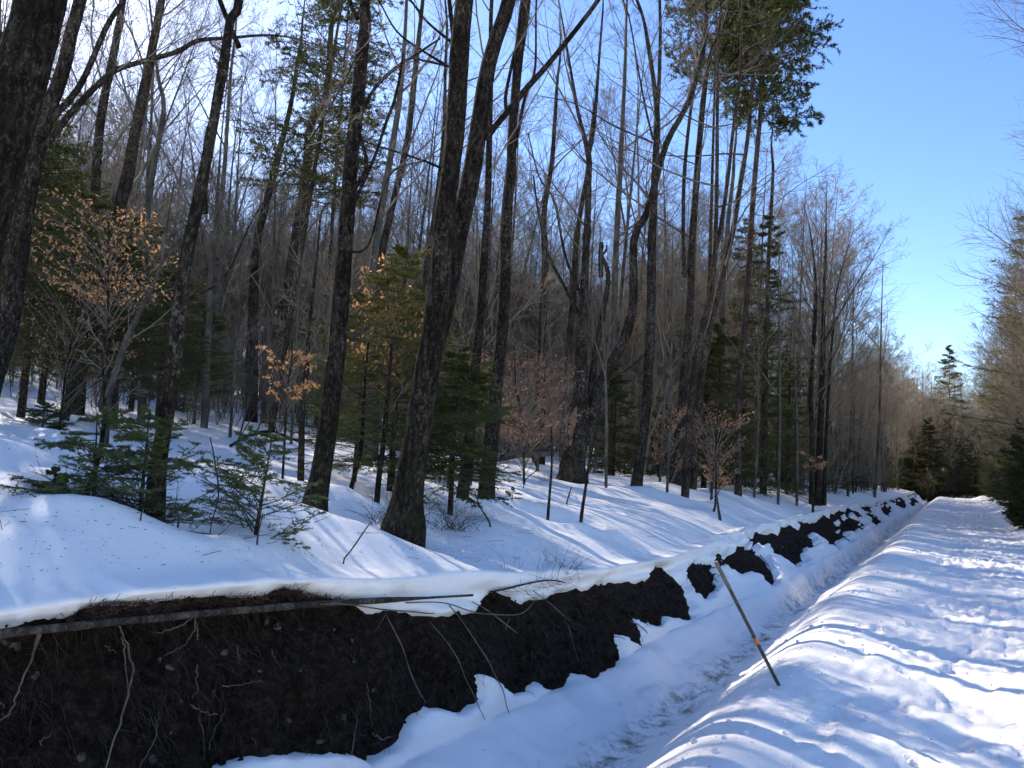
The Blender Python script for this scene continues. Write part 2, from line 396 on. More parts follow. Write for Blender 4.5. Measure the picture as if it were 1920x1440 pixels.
# ------------------------------------------------------------------ large structure: snow, ditch, bank
# bare soil as seen on the cut bank (outlines of the slumped sod and soil, laid on the bank's face)
POLY = [
 [(-500,1250),(0,1178),(60,1172),(130,1160),(146,1142),(200,1130),(260,1136),(330,1128),(400,1120),(480,1119),(512,1103),(545,1103),(566,1112),(600,1122),(640,1130),
  (690,1152),(770,1152),(820,1156),(890,1150),(905,1122),(925,1108),(940,1118),(975,1131),(1020,1122),(1062,1108),(1100,1112),(1112,1096),(1150,1097),(1210,1092),(1222,1060),(1240,1066),(1262,1088),(1276,1104),(1288,1135),(1293,1160),
  (1280,1163),(1240,1157),(1226,1178),(1190,1160),(1200,1212),(1173,1200),(1150,1187),(1162,1243),(1133,1284),(1118,1270),(1067,1260),(1063,1312),(1000,1280),(980,1295),(957,1302),(907,1267),(888,1260),(887,1313),(853,1338),(783,1318),(763,1343),(733,1397),(680,1427),(640,1412),(560,1406),(420,1424),(380,1440),(200,1480),(0,1620),(-400,2100)],
 [(1283,1068),(1300,1055),(1320,1060),(1335,1058),(1341,1080),(1337,1107),(1317,1125),(1298,1114),(1280,1088)],
 [(1338,1038),(1352,1049),(1380,1035),(1410,1028),(1432,1052),(1452,1090),(1443,1108),(1420,1085),(1397,1077),(1380,1086),(1358,1070)],
 [(1433,1008),(1448,1013),(1462,1030),(1484,1044),(1512,1062),(1486,1052),(1487,1070),(1464,1050),(1445,1044),(1438,1026)],
 [(1463,1005),(1475,1011),(1490,1008),(1507,1001),(1517,1035),(1500,1040),(1492,1052),(1474,1032)],
 [(1520,978),(1535,986),(1547,1000),(1562,1018),(1569,1033),(1550,1020),(1534,1014),(1524,998)],
 [(1543,976),(1562,984),(1584,1014),(1565,1014),(1550,1000)],
 [(1570,970),(1585,979),(1602,990),(1599,1006),(1579,993)],
 [(1598,968),(1612,976),(1624,990),(1613,1000),(1601,990)],
 [(1622,955),(1640,966),(1655,980),(1641,988),(1627,974)],
 [(1650,950),(1664,946),(1672,958),(1664,972),(1654,962)],
 [(1676,942),(1690,938),(1700,950),(1688,960),(1680,952)],
 [(1702,936),(1715,932),(1724,942),(1710,950)],
 [(1722,929),(1740,925),(1746,932),(1728,940)]]
def sdist(px, py):                                            # signed distance (pixels), positive inside bare soil
    best = np.full(px.shape, -1e9)
    for pg in POLY:
        A = np.array(pg, float); B = np.roll(A, -1, 0); d = np.full(px.shape, 1e9); ins = np.zeros(px.shape, bool)
        x0, y0 = A.min(0)-60; x1, y1 = A.max(0)+60
        s = (px > x0) & (px < x1) & (py > y0) & (py < y1)
        if not s.any(): continue
        X, Y = px[s], py[s]; dd = np.full(X.shape, 1e9); ii = np.zeros(X.shape, bool)
        for (ax, ay), (bx, by) in zip(A, B):
            vx, vy = bx-ax, by-ay; t = np.clip(((X-ax)*vx+(Y-ay)*vy)/(vx*vx+vy*vy+1e-9), 0, 1)
            dd = np.minimum(dd, np.hypot(X-ax-t*vx, Y-ay-t*vy))
            c = ((ay > Y) != (by > Y)) & (X < (bx-ax)*(Y-ay)/(by-ay+1e-9)+ax); ii ^= c
        v = np.where(ii, dd, -dd); best[s] = np.maximum(best[s], v)
    return best

vl = [.45]
while vl[-1] < 150: vl.append(vl[-1]+max(.016, vl[-1]*.0118))
vnear = np.array(vl)
vback = -np.geomspace(.3, 60, 26)[::-1]+.3
vfar = np.geomspace(vnear[-1]*1.04, 900, 24)
VV = np.concatenate([vback, vnear, vfar])
NW = 86
wl = np.concatenate([[0.0], np.geomspace(.03, 250, NW)])[::-1]          # distance from the bank's edge
NF = 72
RR = np.concatenate([np.linspace(-2.75, -1.4, 62), np.arange(-1.375, 3.2, .026), np.geomspace(.05, 200, 40)+3.2])
def face_pt(v, t):                                            # t 0 at the lip .. 1 at the foot
    ut, ub = u_top(v), u_bot(v); zt = z_field(ut, v)
    bulge = .16*np.sin(np.pi*t)*fbm(v*1.1, t*1.5+7, o=3, s=50)
    # furrows and clumps standing proud, running down the face
    fu = .10*np.sin(np.pi*np.clip(t, 0, 1))*fbm(v*2.6, t*.9, o=2, s=51)*(1-sstep(10, 20, v)*.5)
    u = ut+(ub-ut)*(t**1.15)+bulge+fu-.12*np.exp(-((t-.17)/.11)**2)*(1-sstep(11, 15, v))+.07*np.sin(np.pi*np.clip(t, 0, 1))*fbm(v*5.5, t*4.5, o=2, s=52)*(1-sstep(14, 20, v))
    return u, zt+(Z_BOT+crest(v)-zt)*t
def face_all(v, t):
    u, z = face_pt(v, t)
    ut, ub = u_top(v), u_bot(v); H = np.abs(z_field(ut, v)-Z_BOT)+.01
    nx, nz = H/np.hypot(H, ub-ut), (ub-ut)/np.hypot(H, ub-ut)
    return u, z, nx, nz
def build_ground():
    V1 = VV[:, None]
    # left snowfield
    U = u_top(V1)-wl[None, :]; Vg = np.broadcast_to(V1, U.shape)
    Z = z_field(U, Vg, True)
    w = wl[None, :]+0*U
    # bank face, with the snow standing off it where it is covered
    T = np.linspace(0, 1, NF)[1:][None, :]+0*V1
    Vf = np.broadcast_to(V1, T.shape)
    u, z, nx, nz = face_all(Vf, T)
    Q = np.stack([u, Vf, z], -1)
    px, py, D = proj(Q)
    sd_m = np.where(D > .3, sdist(px, py), 30)/F*np.clip(D, .5, 200)*(1+.0*D)
    sd_m = sd_m + .03*fbm(Vf*9, T*9, o=4, s=55, g=.65) + sstep(14, 22, Vf)*(.05+.30*fbm(Vf*1.1, T*3, o=3, s=58))
    band = .10+.34*fbm(Vf*1.25, T*1.5+5, o=4, s=59, g=.62)-1.0*np.abs(T-.24+.10*fbm(Vf*.7, T*0, o=2, s=63))
    sd_m = np.where(Vf > 11, np.maximum(sd_m, band-1.0*(1-sstep(11, 13, Vf))), sd_m)
    sd_m = np.where(Vf < .5, .3, sd_m)
    covered = sstep(.045, -.045, sd_m)                        # 1 where snow lies
    thick = -.10 + (.19+.07*sstep(8, 14, Vf))*covered - .07*sstep(-.05, -.35, sd_m)
    thick = thick + .02*fbm(Vf*4, T*5, o=3, s=56)*covered + .022*fbm(Vf*13, T*11, o=3, s=64)*covered*sstep(-.35, -.02, sd_m)
    t0 = thick[:, :1]; g = np.exp(-(w/.13)**2)
    U = U+nx[:, :1]*t0*g; Z = Z+nz[:, :1]*t0*g
    P = np.stack([U, Vg+0*U, Z], -1)
    u2 = u+nx*thick; z2 = z+nz*thick
    e2 = sstep(.9, 1, T)
    z2 = z2*(1-e2*.0)
    Pf = np.stack([u2, Vf, z2], -1)
    # ditch and road: starts where the face ends
    ub = Pf[:, -1, 0][:, None]; zb = Pf[:, -1, 2][:, None]
    k = (RR[None, :]-RR[0])/(1.5); k = np.clip(k, 0, 1)
    U3 = RR[None, :] + (ub+.03-RR[0])*(1-k)**2
    V3 = np.broadcast_to(V1, U3.shape); Z3 = z_road(U3, V3, True)
    bl = sstep(0, .35, U3-ub)
    Z3 = zb*(1-bl)+Z3*bl
    # crumbled snow and slumped lumps below the bank
    Z3 = Z3 + .065*np.clip(fbm(U3*3.6, V3*3.4, o=4, s=57, g=.6), -.2, 1)*np.exp(-((U3+2.75)/.45)**2)
    Pr = np.stack([U3, V3+0*U3, Z3], -1)
    def sheet(name, G, m):
        b = MB(); b.add(G.reshape(-1, 3), grid_faces(G.shape[0], G.shape[1])); o = b.build(name, m); tag(o, kind='structure'); return o
    sheet('snow_field', np.concatenate([P, Pf[:, :1]], 1), M['snow'])
    i = np.searchsorted(RR, -1.25)
    sheet('snowy_ditch', np.concatenate([Pf, Pr[:, :i+1]], 1), M['snow_ditch'])
    sheet('snow_covered_road', Pr[:, i:], M['snow_road'])
    # soil of the bank
    vd = vnear[vnear < 130]; V4 = vd[:, None]
    T = np.linspace(-.04, 1.2, 110)[None, :]+0*V4; Vf = np.broadcast_to(V4, T.shape)
    u, z, nx, nz = face_all(Vf, np.clip(T, 0, 1.25))
    cl = .045*fbm(Vf*8, z*8, o=4, s=60, g=.65)+.06*np.clip(fbm(Vf*4.3, z*4.6, o=3, s=61), -.3, 1)+.03*np.abs(fbm(Vf*14, z*11, o=2, s=62))
    cl = cl*sstep(-.02, .06, T) - .05*sstep(.06, -.02, T)
    G = np.stack([u+nx*cl, Vf, z+nz*cl], -1)
    G[:, :, 2] -= np.clip(T-1.02, 0, 1)*1.2; G[:, :, 0] -= np.clip(T-1.02, 0, 1)*.8*sstep(8, 14, Vf)
    G[:, 0, 2] -= .05; G[:, 0, 0] -= .15
    return sheet('dirt_bank', G, M['dirt'])

# ------------------------------------------------------------------ trees whose stems can be told apart
def at_plane(px, py, D):                                      # on the upright plane that stands D metres ahead
    r = ray(px, py); return C0+r*(D/(r @ FH))
def stem_pts(path, D, n=40, height=None, base=None, rng=None, lean=0.0, wfac=1.0):
    P = []
    for k, (x, y, w) in enumerate(path):
        p = at_plane(x, y, D); P.append([p[0], p[1], p[2], w*wfac*D/F*.5])
    P = np.array(P)
    if base is not None:                                      # stand it on the ground
        P[0, :3] = base
        P = np.vstack([[base[0], base[1], base[2]-.45, P[0, 3]*1.05], P])
    if height:                                                # the stem goes on above what the photo shows
        zt = P[1, 2]+height if base is not None else P[0, 2]+height
        d = unit(P[-1, :3]-P[-3, :3] if len(P) > 2 else P[-1, :3]-P[0, :3]); d = unit(d+np.array([0, 0, .35]))
        rr = P[-1, 3]; m = 5; rem = zt-P[-1, 2]
        rem = max(rem, 3.0)
        if rem > .5:
            for k in range(1, m+1):
                d = unit(d+np.array([0, 0, .08])+(rng.normal(0, .05, 3) if rng is not None else 0))
                q = P[-1, :3]+d*rem/m/max(d[2], .4); P = np.vstack([P, [*q, max(rr*(1-.88*k/m), .012)]])
    Q = P.copy()
    if len(Q) > 4 and rng is not None: Q[2:, :3] += (FH*1.0)[None]*np.cumsum(rng.normal(0, .03, (len(Q)-2, 1)), 0)*1.5
    return curve(Q, n)
HERO = []
def hero(name, path, label, cat='tree', D=None, limbs=(), seed=1, height=15, k=14, n=60, bark='bark_grey', tw='twig', crown=(9, 6, 5, 3), t0=.4,
         disp=.10, flare=.0, group=None, len1=.30, wfac=1.0, rmin=.004, well=.17, extra=None, ang=42):
    rng = np.random.default_rng(seed)
    x0, y0 = path[0][0], path[0][1]
    base = hit(x0, y0) if D is None else at_depth(x0, D)
    if D is not None and abs(proj(base)[1]-y0) > 0: pass
    D_ = float((base-C0) @ FH)
    wells.append((base[0], base[1], .2+path[0][2]*D_/F*1.0, well+.03))
    HERO.append(base)
    root = empty(name, tuple(base)); tag(root, label, cat, group)
    P, Rr = stem_pts(path, D_, n, height, base, rng, wfac=wfac)
    m = MB(); m.tubes(P, Rr, k, disp=bark_disp(disp, seed, flare)); m.build('trunk', M[bark], root, origin=base)
    stems = [(P, Rr)]
    for lp, lh in limbs:
        lp2 = list(lp); Pl, Rl = stem_pts(lp2, D_, max(16, n//2), None, None, rng, wfac=wfac)
        if lh:
            q = np.array([[*a, b] for a, b in zip(Pl, Rl)]); d = unit(Pl[-1]-Pl[-3]); L = lh
            add = []; p = Pl[-1]; rr = Rl[-1]
            for kk in range(1, 5):
                d = unit(d+np.array([0, 0, .15])+rng.normal(0, .06, 3)); p = p+d*L/4; add.append([*p, max(rr*(1-.9*kk/4), .006)])
            Pl, Rl = curve(np.vstack([q[::3], q[-1:], add]), 40)
        m = MB(); m.tubes(Pl, Rl, max(6, k-4), disp=bark_disp(disp*.8, seed+5)); m.build('limb', M[bark], root, origin=base)
        stems.append((Pl, Rl))
    if crown:
        m = MB(); twigs(rng, stems, m, *crown, t0=t0, len1=len1, rmin=rmin, ang=ang); m.build('crown', M[tw], root, origin=base)
    if extra: extra(root, base, D_, stems, rng)
    return root, base, D_, stems

def leaf_mesh(rng, pts, size, mb, droop=1.0):
    K = len(pts); d = rng.normal(0, 1, (K, 3)); d[:, 2] = -np.abs(d[:, 2])*droop-.25; d = unit(d)
    s = unit(np.cross(d, rng.normal(0, 1, (K, 3)))); nrm = np.cross(d, s)
    L = (size*(.6+.7*rng.random(K)))[:, None]; W = L*.22
    a = pts; b = a+d*L*.45+s*W+nrm*L*.10; c = a+d*L+nrm*L*.16; e = a+d*L*.45-s*W+nrm*L*.10; mid = a+d*L*.5-nrm*L*.04
    V = np.stack([a, b, mid, c, e], 1).reshape(-1, 3); i = np.arange(K)[:, None]*5
    Fq = np.concatenate([i+np.array([[0, 1, 2, 2]]), i+np.array([[1, 3, 2, 2]]), i+np.array([[0, 2, 4, 4]]), i+np.array([[2, 3, 4, 4]])])
    mb.add(V, Fq)
def needle_mesh(rng, P, mb, per, length, width, fwd=.9):
    N, Mm, _ = P.shape; idx = np.repeat(np.arange(N), per); t = rng.random(len(idx))*(Mm-1.001); i = t.astype(int); f = (t-i)[:, None]
    p = P[idx, i]*(1-f)+P[idx, i+1]*f; d = unit(P[idx, i+1]-P[idx, i])
    q = rng.normal(0, 1, d.shape); s = unit(q-(q*d).sum(1, keepdims=True)*d)
    s = unit(s+np.array([[0, 0, .25]]))
    nd = unit(d*fwd+s); w = unit(np.cross(nd, rng.normal(0, 1, nd.shape)))
    L = (length*(.7+.5*rng.random(len(idx))))[:, None]
    V = np.stack([p-w*width*.5, p+w*width*.5, p+nd*L], 1).reshape(-1, 3); k = np.arange(len(idx))[:, None]*3
    mb.add(V, k+np.array([[0, 1, 2, 2]]))

def conifer(rng, H, mb_t, mb_b, mb_n, base=(0, 0, 0), r0=.1, whorl=60, blen=1.4, z0=.05, shape=.9, droop=.3, sub=10, sub2=0, needles=(26, .022, .004),
            lean=(0, 0), bare=0.0, top=1.0, curveup=.25, ang=82, dead=0, planar=True, stem=None, gaps=0.0, taper_pow=.8):
    b = np.array(base, float)
    if stem is None:
        z = np.linspace(0, 1, 24); P = np.stack([b[0]+lean[0]*z*H+.02*H*np.sin(z*3)*lean[1], b[1]+lean[1]*z*H, b[2]-.2+z*(H+.2)], 1); Rr = np.maximum(r0*(1-z)**.9, .004)
    else: P, Rr = stem
    mb_t.tubes(P, Rr, 9)
    P1, R1 = resamp(P, Rr, 30)
    def lf(t, L):
        k = (t-z0)/(1-z0); s = np.clip(1-k, 0, 1)**taper_pow*(.72+.28*sstep(0, .15, k)); return blen*(s*.96+.05)
    B, RB, t = grow(rng, P1[None], R1[None], whorl, z0, .995, ang, lf, .010, 9, curveup, .05, .004, droop=droop)
    if gaps:
        keep = (fbm(t*9, t*0+3, o=2, s=int(rng.integers(99)))*.5+.5+rng.normal(0, .15, len(t))) > gaps; B, RB, t = B[keep], RB[keep], t[keep]
    live = t >= bare
    mb_b.tubes(B, RB, 4)
    if dead:
        Dd, RD, _ = grow(rng, P1[None], R1[None], dead, .06, z0+.1, 80, lambda t, L: .9+.5*t, .010, 8, .25, .07, .005, droop=.3); mb_b.tubes(Dd, RD, 4)
        D2, RD2, _ = grow(rng, Dd, RD, 5, .2, .95, 45, lambda t, L: L*.35, .008, 5, .1, .1, .003); mb_b.tubes(D2, RD2, 3)
    Bl, RBl = B[live], RB[live]
    S, RS, _ = grow(rng, Bl, RBl, sub, .12, .98, 52, lambda t, L: L*.42*(1.15-t*.85), .008, 4, .1, .06, .0025, planar=planar, droop=.25)
    mb_b.tubes(S, RS, 3)
    A = [resamp_all(Bl, 5), S]
    if sub2:
        S2, RS2, _ = grow(rng, S, RS, sub2, .1, .98, 48, lambda t, L: L*.45, .008, 2, 0, .06, .002, planar=planar, droop=.3)
        mb_b.tubes(S2, RS2, 3); A.append(resamp_all(S2, 5))
    for q in A: needle_mesh(rng, q, mb_n, needles[0], needles[1], needles[2])
    needle_mesh(rng, P1[None][:, -6:], mb_n, needles[0]*2, needles[1], needles[2])
    return B
def resamp_all(P, n):
    x = np.linspace(0, P.shape[1]-1, n); i = np.minimum(x.astype(int), P.shape[1]-2); f = (x-i)[None, :, None]
    return P[:, i]*(1-f)+P[:, i+1]*f
def conifer_thing(name, label, base, seed, H, group=None, needle='needles', bark='bark_brown', cat='spruce tree', **kw):
    rng = np.random.default_rng(seed); a, b_, c = MB(), MB(), MB()
    base = np.array(base, float)
    root = empty(name, tuple(base)); tag(root, label, cat, group)
    st = kw.pop('stem', None)
    if st is not None: st = (st[0]-base, st[1])
    conifer(rng, H, a, b_, c, stem=st, **kw)
    a.build('trunk', M[bark], root); b_.build('branches', M['twig_dark'], root); c.build('foliage', M[needle], root)
    wells.append((base[0], base[1], .3, .06))
    return root

# the dark giant at the left edge and the grey leaning tree behind it
hero('maple_tree', [(-165,1040,120),(-95,700,104),(-40,430,96),(22,200,92),(68,0,90),(110,-250,80)], 'massive dark trunk leaning in at the top left corner of the picture', D=4.6, seed=3, k=32, n=150, bark='bark_dark', height=17, disp=.09, crown=(8,6,5,1), t0=.5)
hero('beech_tree', [(-45,790,48),(5,600,42),(43,400,38),(75,233,33),(112,133,29),(135,50,26),(152,0,24)], 'grey leaning tree just right of the massive corner trunk, with long arching limb', wfac=.9, D=9.0, seed=4, k=18, n=90, height=15,
     limbs=[([(96,225,14),(150,160,13),(200,50,11),(232,0,10)], 3), ([(28,330,15),(95,262,14),(135,215,13),(210,142,12),(262,118,11),(330,95,10),(370,77,9),(430,74,7),(520,72,4),(600,92,2)], 0),
            ([(330,95,6),(385,72,5),(400,86,4),(445,108,2)], 0)], crown=(9,6,5,3), disp=.08)
hero('maple_tree', [(290,955,46),(308,860,40),(335,700,35),(352,580,33),(372,470,31),(392,390,29),(410,320,27),(425,220,25),(442,120,23),(455,60,21),(472,0,20)], 'slim forked maple rising through the young spruce at the left', wfac=.74, seed=5, k=20, n=130, bark='bark_grey', height=14,
     limbs=[([(448,88,15),(436,60,13),(412,0,12),(385,-80,10)], 4), ([(385,400,14),(383,333,14),(398,265,13),(420,190,13),(440,120,12)], 0), ([(355,560,7),(420,520,6),(480,400,4),(560,290,3)], 1)], crown=(8,6,5,1), t0=.55, flare=.12)
hero('maple_tree', [(590,950,54),(600,880,48),(612,780,46),(622,660,44),(631,560,42),(640,400,40),(650,290,38),(661,200,36),(672,80,33),(678,30,31),(686,-60,27)], 'straight dark rough trunk standing alone left of the spruce thicket', wfac=.76, seed=6, k=28, n=190, bark='bark_dark', height=15,
     limbs=[([(670,35,14),(660,15,12),(640,-60,10)], 4), ([(650,395,11),(668,350,10),(688,310,10),(674,235,9),(700,170,9),(738,122,8),(790,88,6),(824,62,4)], 0), ([(664,380,9),(700,300,8),(722,235,8),(745,180,7),(757,100,5)], 0),
            ([(640,470,7),(690,460,6),(730,330,4),(800,300,3)], 0)], crown=(8,6,5,1), t0=.5, flare=.25)
hero('maple_tree', [(757,985,84),(764,930,70),(774,870,66),(787,800,62),(800,720,60),(815,640,58),(826,560,56),(832,500,50),(838,430,46),(848,360,45),(856,290,45),(862,200,46),(868,120,46),(878,20,44),(890,-120,38)], 'big double-stemmed black-barked maple, the largest trunk at the picture centre', wfac=.78, seed=7, k=34, n=260, bark='bark_dark', height=16,
     limbs=[([(822,640,40),(838,560,44),(848,500,46),(860,430,46),(877,360,46),(888,300,45),(898,230,42),(905,180,40),(918,110,38),(937,50,36),(956,0,34),(975,-110,28)], 6),
            ([(912,262,14),(930,235,15),(960,200,15),(990,160,15),(1015,128,14),(1060,76,13),(1118,0,11),(1150,-50,9)], 4),
            ([(856,215,13),(853,150,12),(850,75,12),(842,0,11),(835,-80,10)], 4),
            ([(850,82,8),(800,40,6),(770,0,5)], 2), ([(850,130,7),(800,100,6),(745,60,5),(710,0,4)], 2), ([(843,330,7),(820,312,6),(760,290,5),(690,268,4),(670,262,3)], 0),
            ([(845,125,6),(800,115,5),(770,110,4),(745,125,3)], 0)], crown=(7,6,5,1), t0=.5, flare=.35, disp=.12, well=.2)
hero('maple_tree', [(915,893,38),(922,820,34),(932,700,31),(940,630,29),(946,540,28),(949,450,27),(952,380,25),(958,330,24),(960,260,23),(965,190,22),(973,100,24),(982,30,27),(990,-60,22)], 'dark trunk behind the big double maple, crossed by its long leaning limb', wfac=.8, D=12.5, seed=8, k=20, n=130, bark='bark_dark', height=17,
     limbs=[([(950,210,10),(948,180,9),(960,120,8)], 2), ([(962,300,8),(975,230,8),(985,180,7),(1003,130,6),(1005,20,5)], 2)], crown=(9,6,5,3), t0=.5, flare=.15)
hero('maple_tree', [(866,938,24),(876,860,22),(888,720,20),(900,600,18),(908,480,16),(914,380,14),(916,300,13),(920,150,10)], 'slender dark pole tree close behind the double maple', seed=9, k=12, n=60, bark='bark_dark', height=12, crown=(8,5,4,2))
def snag(root, base, D, stems, rng):
    m = MB()
    for q, w in ([(1127,520,10),(1126,480,10),(1128,455,9)], 1), ([(1128,480,5),(1136,470,4),(1138,460,3)], 1):
        P, Rr = stem_pts(q, D, 8); m.tubes(P, Rr, 6, cap=True)
    m.build('broken_snag', M['bark_grey'], root, origin=base)
    m = MB(); P, Rr = stem_pts([(1070,835,4),(1069,812,10),(1074,800,7),(1075,785,12),(1081,762,2)], D-.45, 20); m.tubes(P, Rr, 9, cap=True, disp=bark_disp(.3, 8)); m.build('splintered_wood', M['broken_wood'], root, origin=base)
hero('old_maple', [(1072,897,66),(1076,850,58),(1084,790,50),(1088,740,40),(1090,650,27),(1093,580,23),(1096,500,20),(1100,420,18),(1102,350,16),(1102,298,15),(1092,255,11),(1080,210,9),(1068,140,7),(1055,60,5)], 'broad ragged old maple with splintered reddish wood and forking stems', wfac=.74, seed=10, k=26, n=170, bark='bark_grey', height=16,
     limbs=[([(1100,835,34),(1110,790,32),(1122,730,30),(1147,680,27),(1173,630,26),(1188,565,24),(1188,500,22),(1192,435,20),(1213,400,19),(1240,300,17),(1257,250,16),(1275,222,15),(1300,168,13),(1322,80,12),(1326,0,10)], 3),
            ([(1102,300,11),(1112,250,10),(1117,200,9),(1124,100,7),(1130,20,5)], 1), ([(1090,600,10),(1060,540,9),(1030,480,7),(1010,400,6),(1000,330,4)], 0), ([(1092,560,8),(1060,480,7),(1040,380,6),(1010,330,4),(990,250,3)], 0),
            ([(1100,820,18),(1112,700,18),(1128,600,15),(1140,520,12),(1128,480,10)], 0), ([(1118,720,9),(1180,690,5),(1230,640,4)], 0), ([(1095,800,5),(1065,750,4),(1055,690,3)], 0)],
     crown=(9,6,5,3), t0=.35, flare=.28, disp=.15, extra=snag)
hero('maple_tree', [(1193,917,30),(1200,860,28),(1210,790,27),(1216,700,26),(1221,600,25),(1223,480,24),(1226,380,21),(1229,300,19),(1232,220,17),(1226,160,13),(1214,90,11),(1204,40,9),(1190,0,8)], 'straight sunlit-edged trunk right of the ragged old maple, forked near the top', wfac=.7, seed=11, k=18, n=110, height=15,
     limbs=[([(1232,215,12),(1236,150,11),(1238,60,9),(1237,0,8)], 2), ([(1225,262,6),(1212,210,6),(1196,130,5),(1180,40,4),(1165,0,3)], 0), ([(1224,268,5),(1150,235,4),(1080,195,3),(1015,180,2)], 0)], crown=(9,6,5,3), flare=.15)
hero('maple_tree', [(1265,915,30),(1272,850,27),(1280,750,25),(1290,640,23),(1296,560,22),(1298,480,20),(1308,350,18),(1318,220,16),(1330,117,13),(1347,67,11),(1363,27,9)], 'tall trunk second to the right of the ragged old maple', wfac=.72, ang=66, seed=12, k=16, n=110, height=15,
     limbs=[([(1282,520,11),(1281,420,10),(1284,320,10),(1296,200,9),(1312,110,8),(1322,40,7)], 2)], crown=(9,6,5,3), flare=.12)
hero('maple_tree', [(1286,905,24),(1292,800,22),(1300,713,21),(1314,620,19),(1330,563,17),(1338,497,16),(1343,400,12),(1345,300,11),(1347,200,10),(1350,90,8)], 'forked trunk of two close parallel stems left of the dead-branched conifer', wfac=.66, ang=66, D=20, seed=13, k=14, n=90, bark='bark_brown', height=14,
     limbs=[([(1340,480,13),(1350,433,12),(1363,350,12),(1377,233,10),(1388,150,9),(1392,60,7)], 2)], crown=(8,6,5,3))
hero('maple_tree', [(1300,902,22),(1306,790,20),(1322,660,18),(1342,570,16),(1360,490,14),(1375,420,13),(1387,350,12),(1400,267,11),(1410,160,10),(1416,60,8)], 'leaning bare trunk between the forked stems and the dead-branched conifer', wfac=.72, ang=66, D=22, seed=14, k=12, n=80, bark='bark_brown', height=14, crown=(8,6,5,3))
def triple(root, base, D, stems, rng): pass
hero('maple_clump', [(1522,945,16),(1522,850,14),(1518,740,12),(1524,640,10),(1527,547,9),(1520,450,4),(1505,380,1)], 'three-stemmed bare maple clump standing on the edge of the ditch bank', wfac=.68, seed=15, k=12, n=70, bark='bark_dark', height=None,
     limbs=[([(1533,948,22),(1536,850,18),(1540,713,15),(1544,580,11),(1547,480,8),(1550,400,3),(1552,335,1)], 0), ([(1545,948,12),(1548,850,10),(1552,750,8),(1560,640,7),(1570,540,4),(1600,430,1)], 0),
            ([(1546,640,5),(1590,560,4),(1640,480,2),(1668,430,1)], 0)], crown=(18,7,5,2), t0=.3, len1=.36, tw='twig', flare=.1, ang=38)
hero('sapling_tree', [(197,797,15),(205,745,13),(217,697,12),(233,637,11),(260,573,9),(287,500,7),(300,430,5),(315,330,3)], 'pale leaning sapling in front of the dark spruce shade at left', D=9.5, seed=16, k=9, n=40, bark='bark_pale', height=None, crown=(9,4,3,0), t0=.4, cat='sapling')
hero('sapling_tree', [(160,940,11),(168,890,10),(180,830,8),(190,770,6),(196,700,4),(205,620,3)], 'thin grey sapling standing in the left young spruce', seed=17, k=9, n=40, height=None, crown=(6,4,3,0), t0=.5, cat='sapling')
hero('sapling_tree', [(563,917,14),(566,840,12),(570,760,11),(577,690,10),(583,620,8),(590,520,6),(600,400,4)], 'thin upright sapling hugging the straight dark rough trunk', seed=18, k=9, n=50, bark='bark_grey', height=None, crown=(7,4,4,0), t0=.4, cat='sapling')
hero('sapling_tree', [(1027,975,6),(1031,920,5),(1035,865,4),(1034,800,3)], 'short straight sapling in the sun-streaked snow at centre', seed=19, k=6, n=20, height=None, crown=(3,3,0,0) and None, cat='sapling')
hero('sapling_tree', [(1089,980,7),(1097,920,6),(1107,860,5),(1122,800,4),(1130,760,3)], 'taller leaning sapling in the sun-streaked snow at centre', seed=20, k=6, n=20, height=None, crown=(5,3,2,0), cat='sapling', t0=.5)
hero('sapling_tree', [(663,915,10),(670,870,9),(676,820,8),(682,750,6),(688,640,4)], 'left of two thin poles under the spruce thicket', D=9.5, seed=21, k=8, n=30, height=None, bark='bark_dark', crown=(5,3,2,0), cat='sapling')
hero('sapling_tree', [(706,945,12),(713,890,11),(722,830,10),(730,760,8),(740,650,5)], 'right of two thin poles under the spruce thicket', seed=22, k=8, n=30, height=None, bark='bark_dark', crown=(5,3,2,0), cat='sapling')
hero('sapling_tree', [(918,945,5),(920,925,5),(922,905,4),(924,880,2)], 'tiny bare sapling beside the small spruce tip at centre', seed=23, k=6, n=12, height=None, crown=None, cat='sapling')
PALE = [(1238, 912, 1246, 480, 22, 'thin pale pole just right of the sunlit-edged trunk'), (1252, 918, 1262, 560, 20, 'second thin pale pole right of the sunlit-edged trunk'), (1138, 880, 1128, 560, 19, 'thin pale pole just right of the ragged old maple'), (1008, 850, 1018, 560, 22, 'thin pale pole rising out of the russet beech leaves'),
  (1460, 915, 1462, 560, 24, 'thin pale pole left of the three-stemmed clump'), (1495, 925, 1490, 600, 26, 'short pale pole at the left foot of the three-stemmed clump'), (1415, 925, 1422, 620, 24, 'thin pale pole right of the dead-branched conifer'), (1590, 915, 1600, 600, 40, 'thin pale pole right of the three-stemmed clump'), (1640, 910, 1652, 620, 48, 'thin sunlit pole among the young trees'),
  (735, 880, 768, 470, 15, 'pale straight sapling seen against the yellow-green spruce'), (885, 870, 893, 470, 15, 'thin pale pole between the double maple and the trunk behind it'), (545, 800, 560, 480, 20, 'thin pale pole left of the straight dark trunk'), (430, 770, 452, 500, 20, 'thin pale pole right of the forked maple')]
for i, (x0, y0, x1, y1, D, lab) in enumerate(PALE):
    hero('sapling_tree', [(x0, y0, 6), (x0*.6+x1*.4+3, y0*.6+y1*.4, 5), (x1, y1, 3), (x1+(x1-x0)*.3, y1-130, 1)], lab, cat='sapling', D=D, seed=160+i, k=6, n=24, bark='bark_pale', height=None, crown=(8, 4, 3, 0), t0=.4, rmin=.004, well=.02)
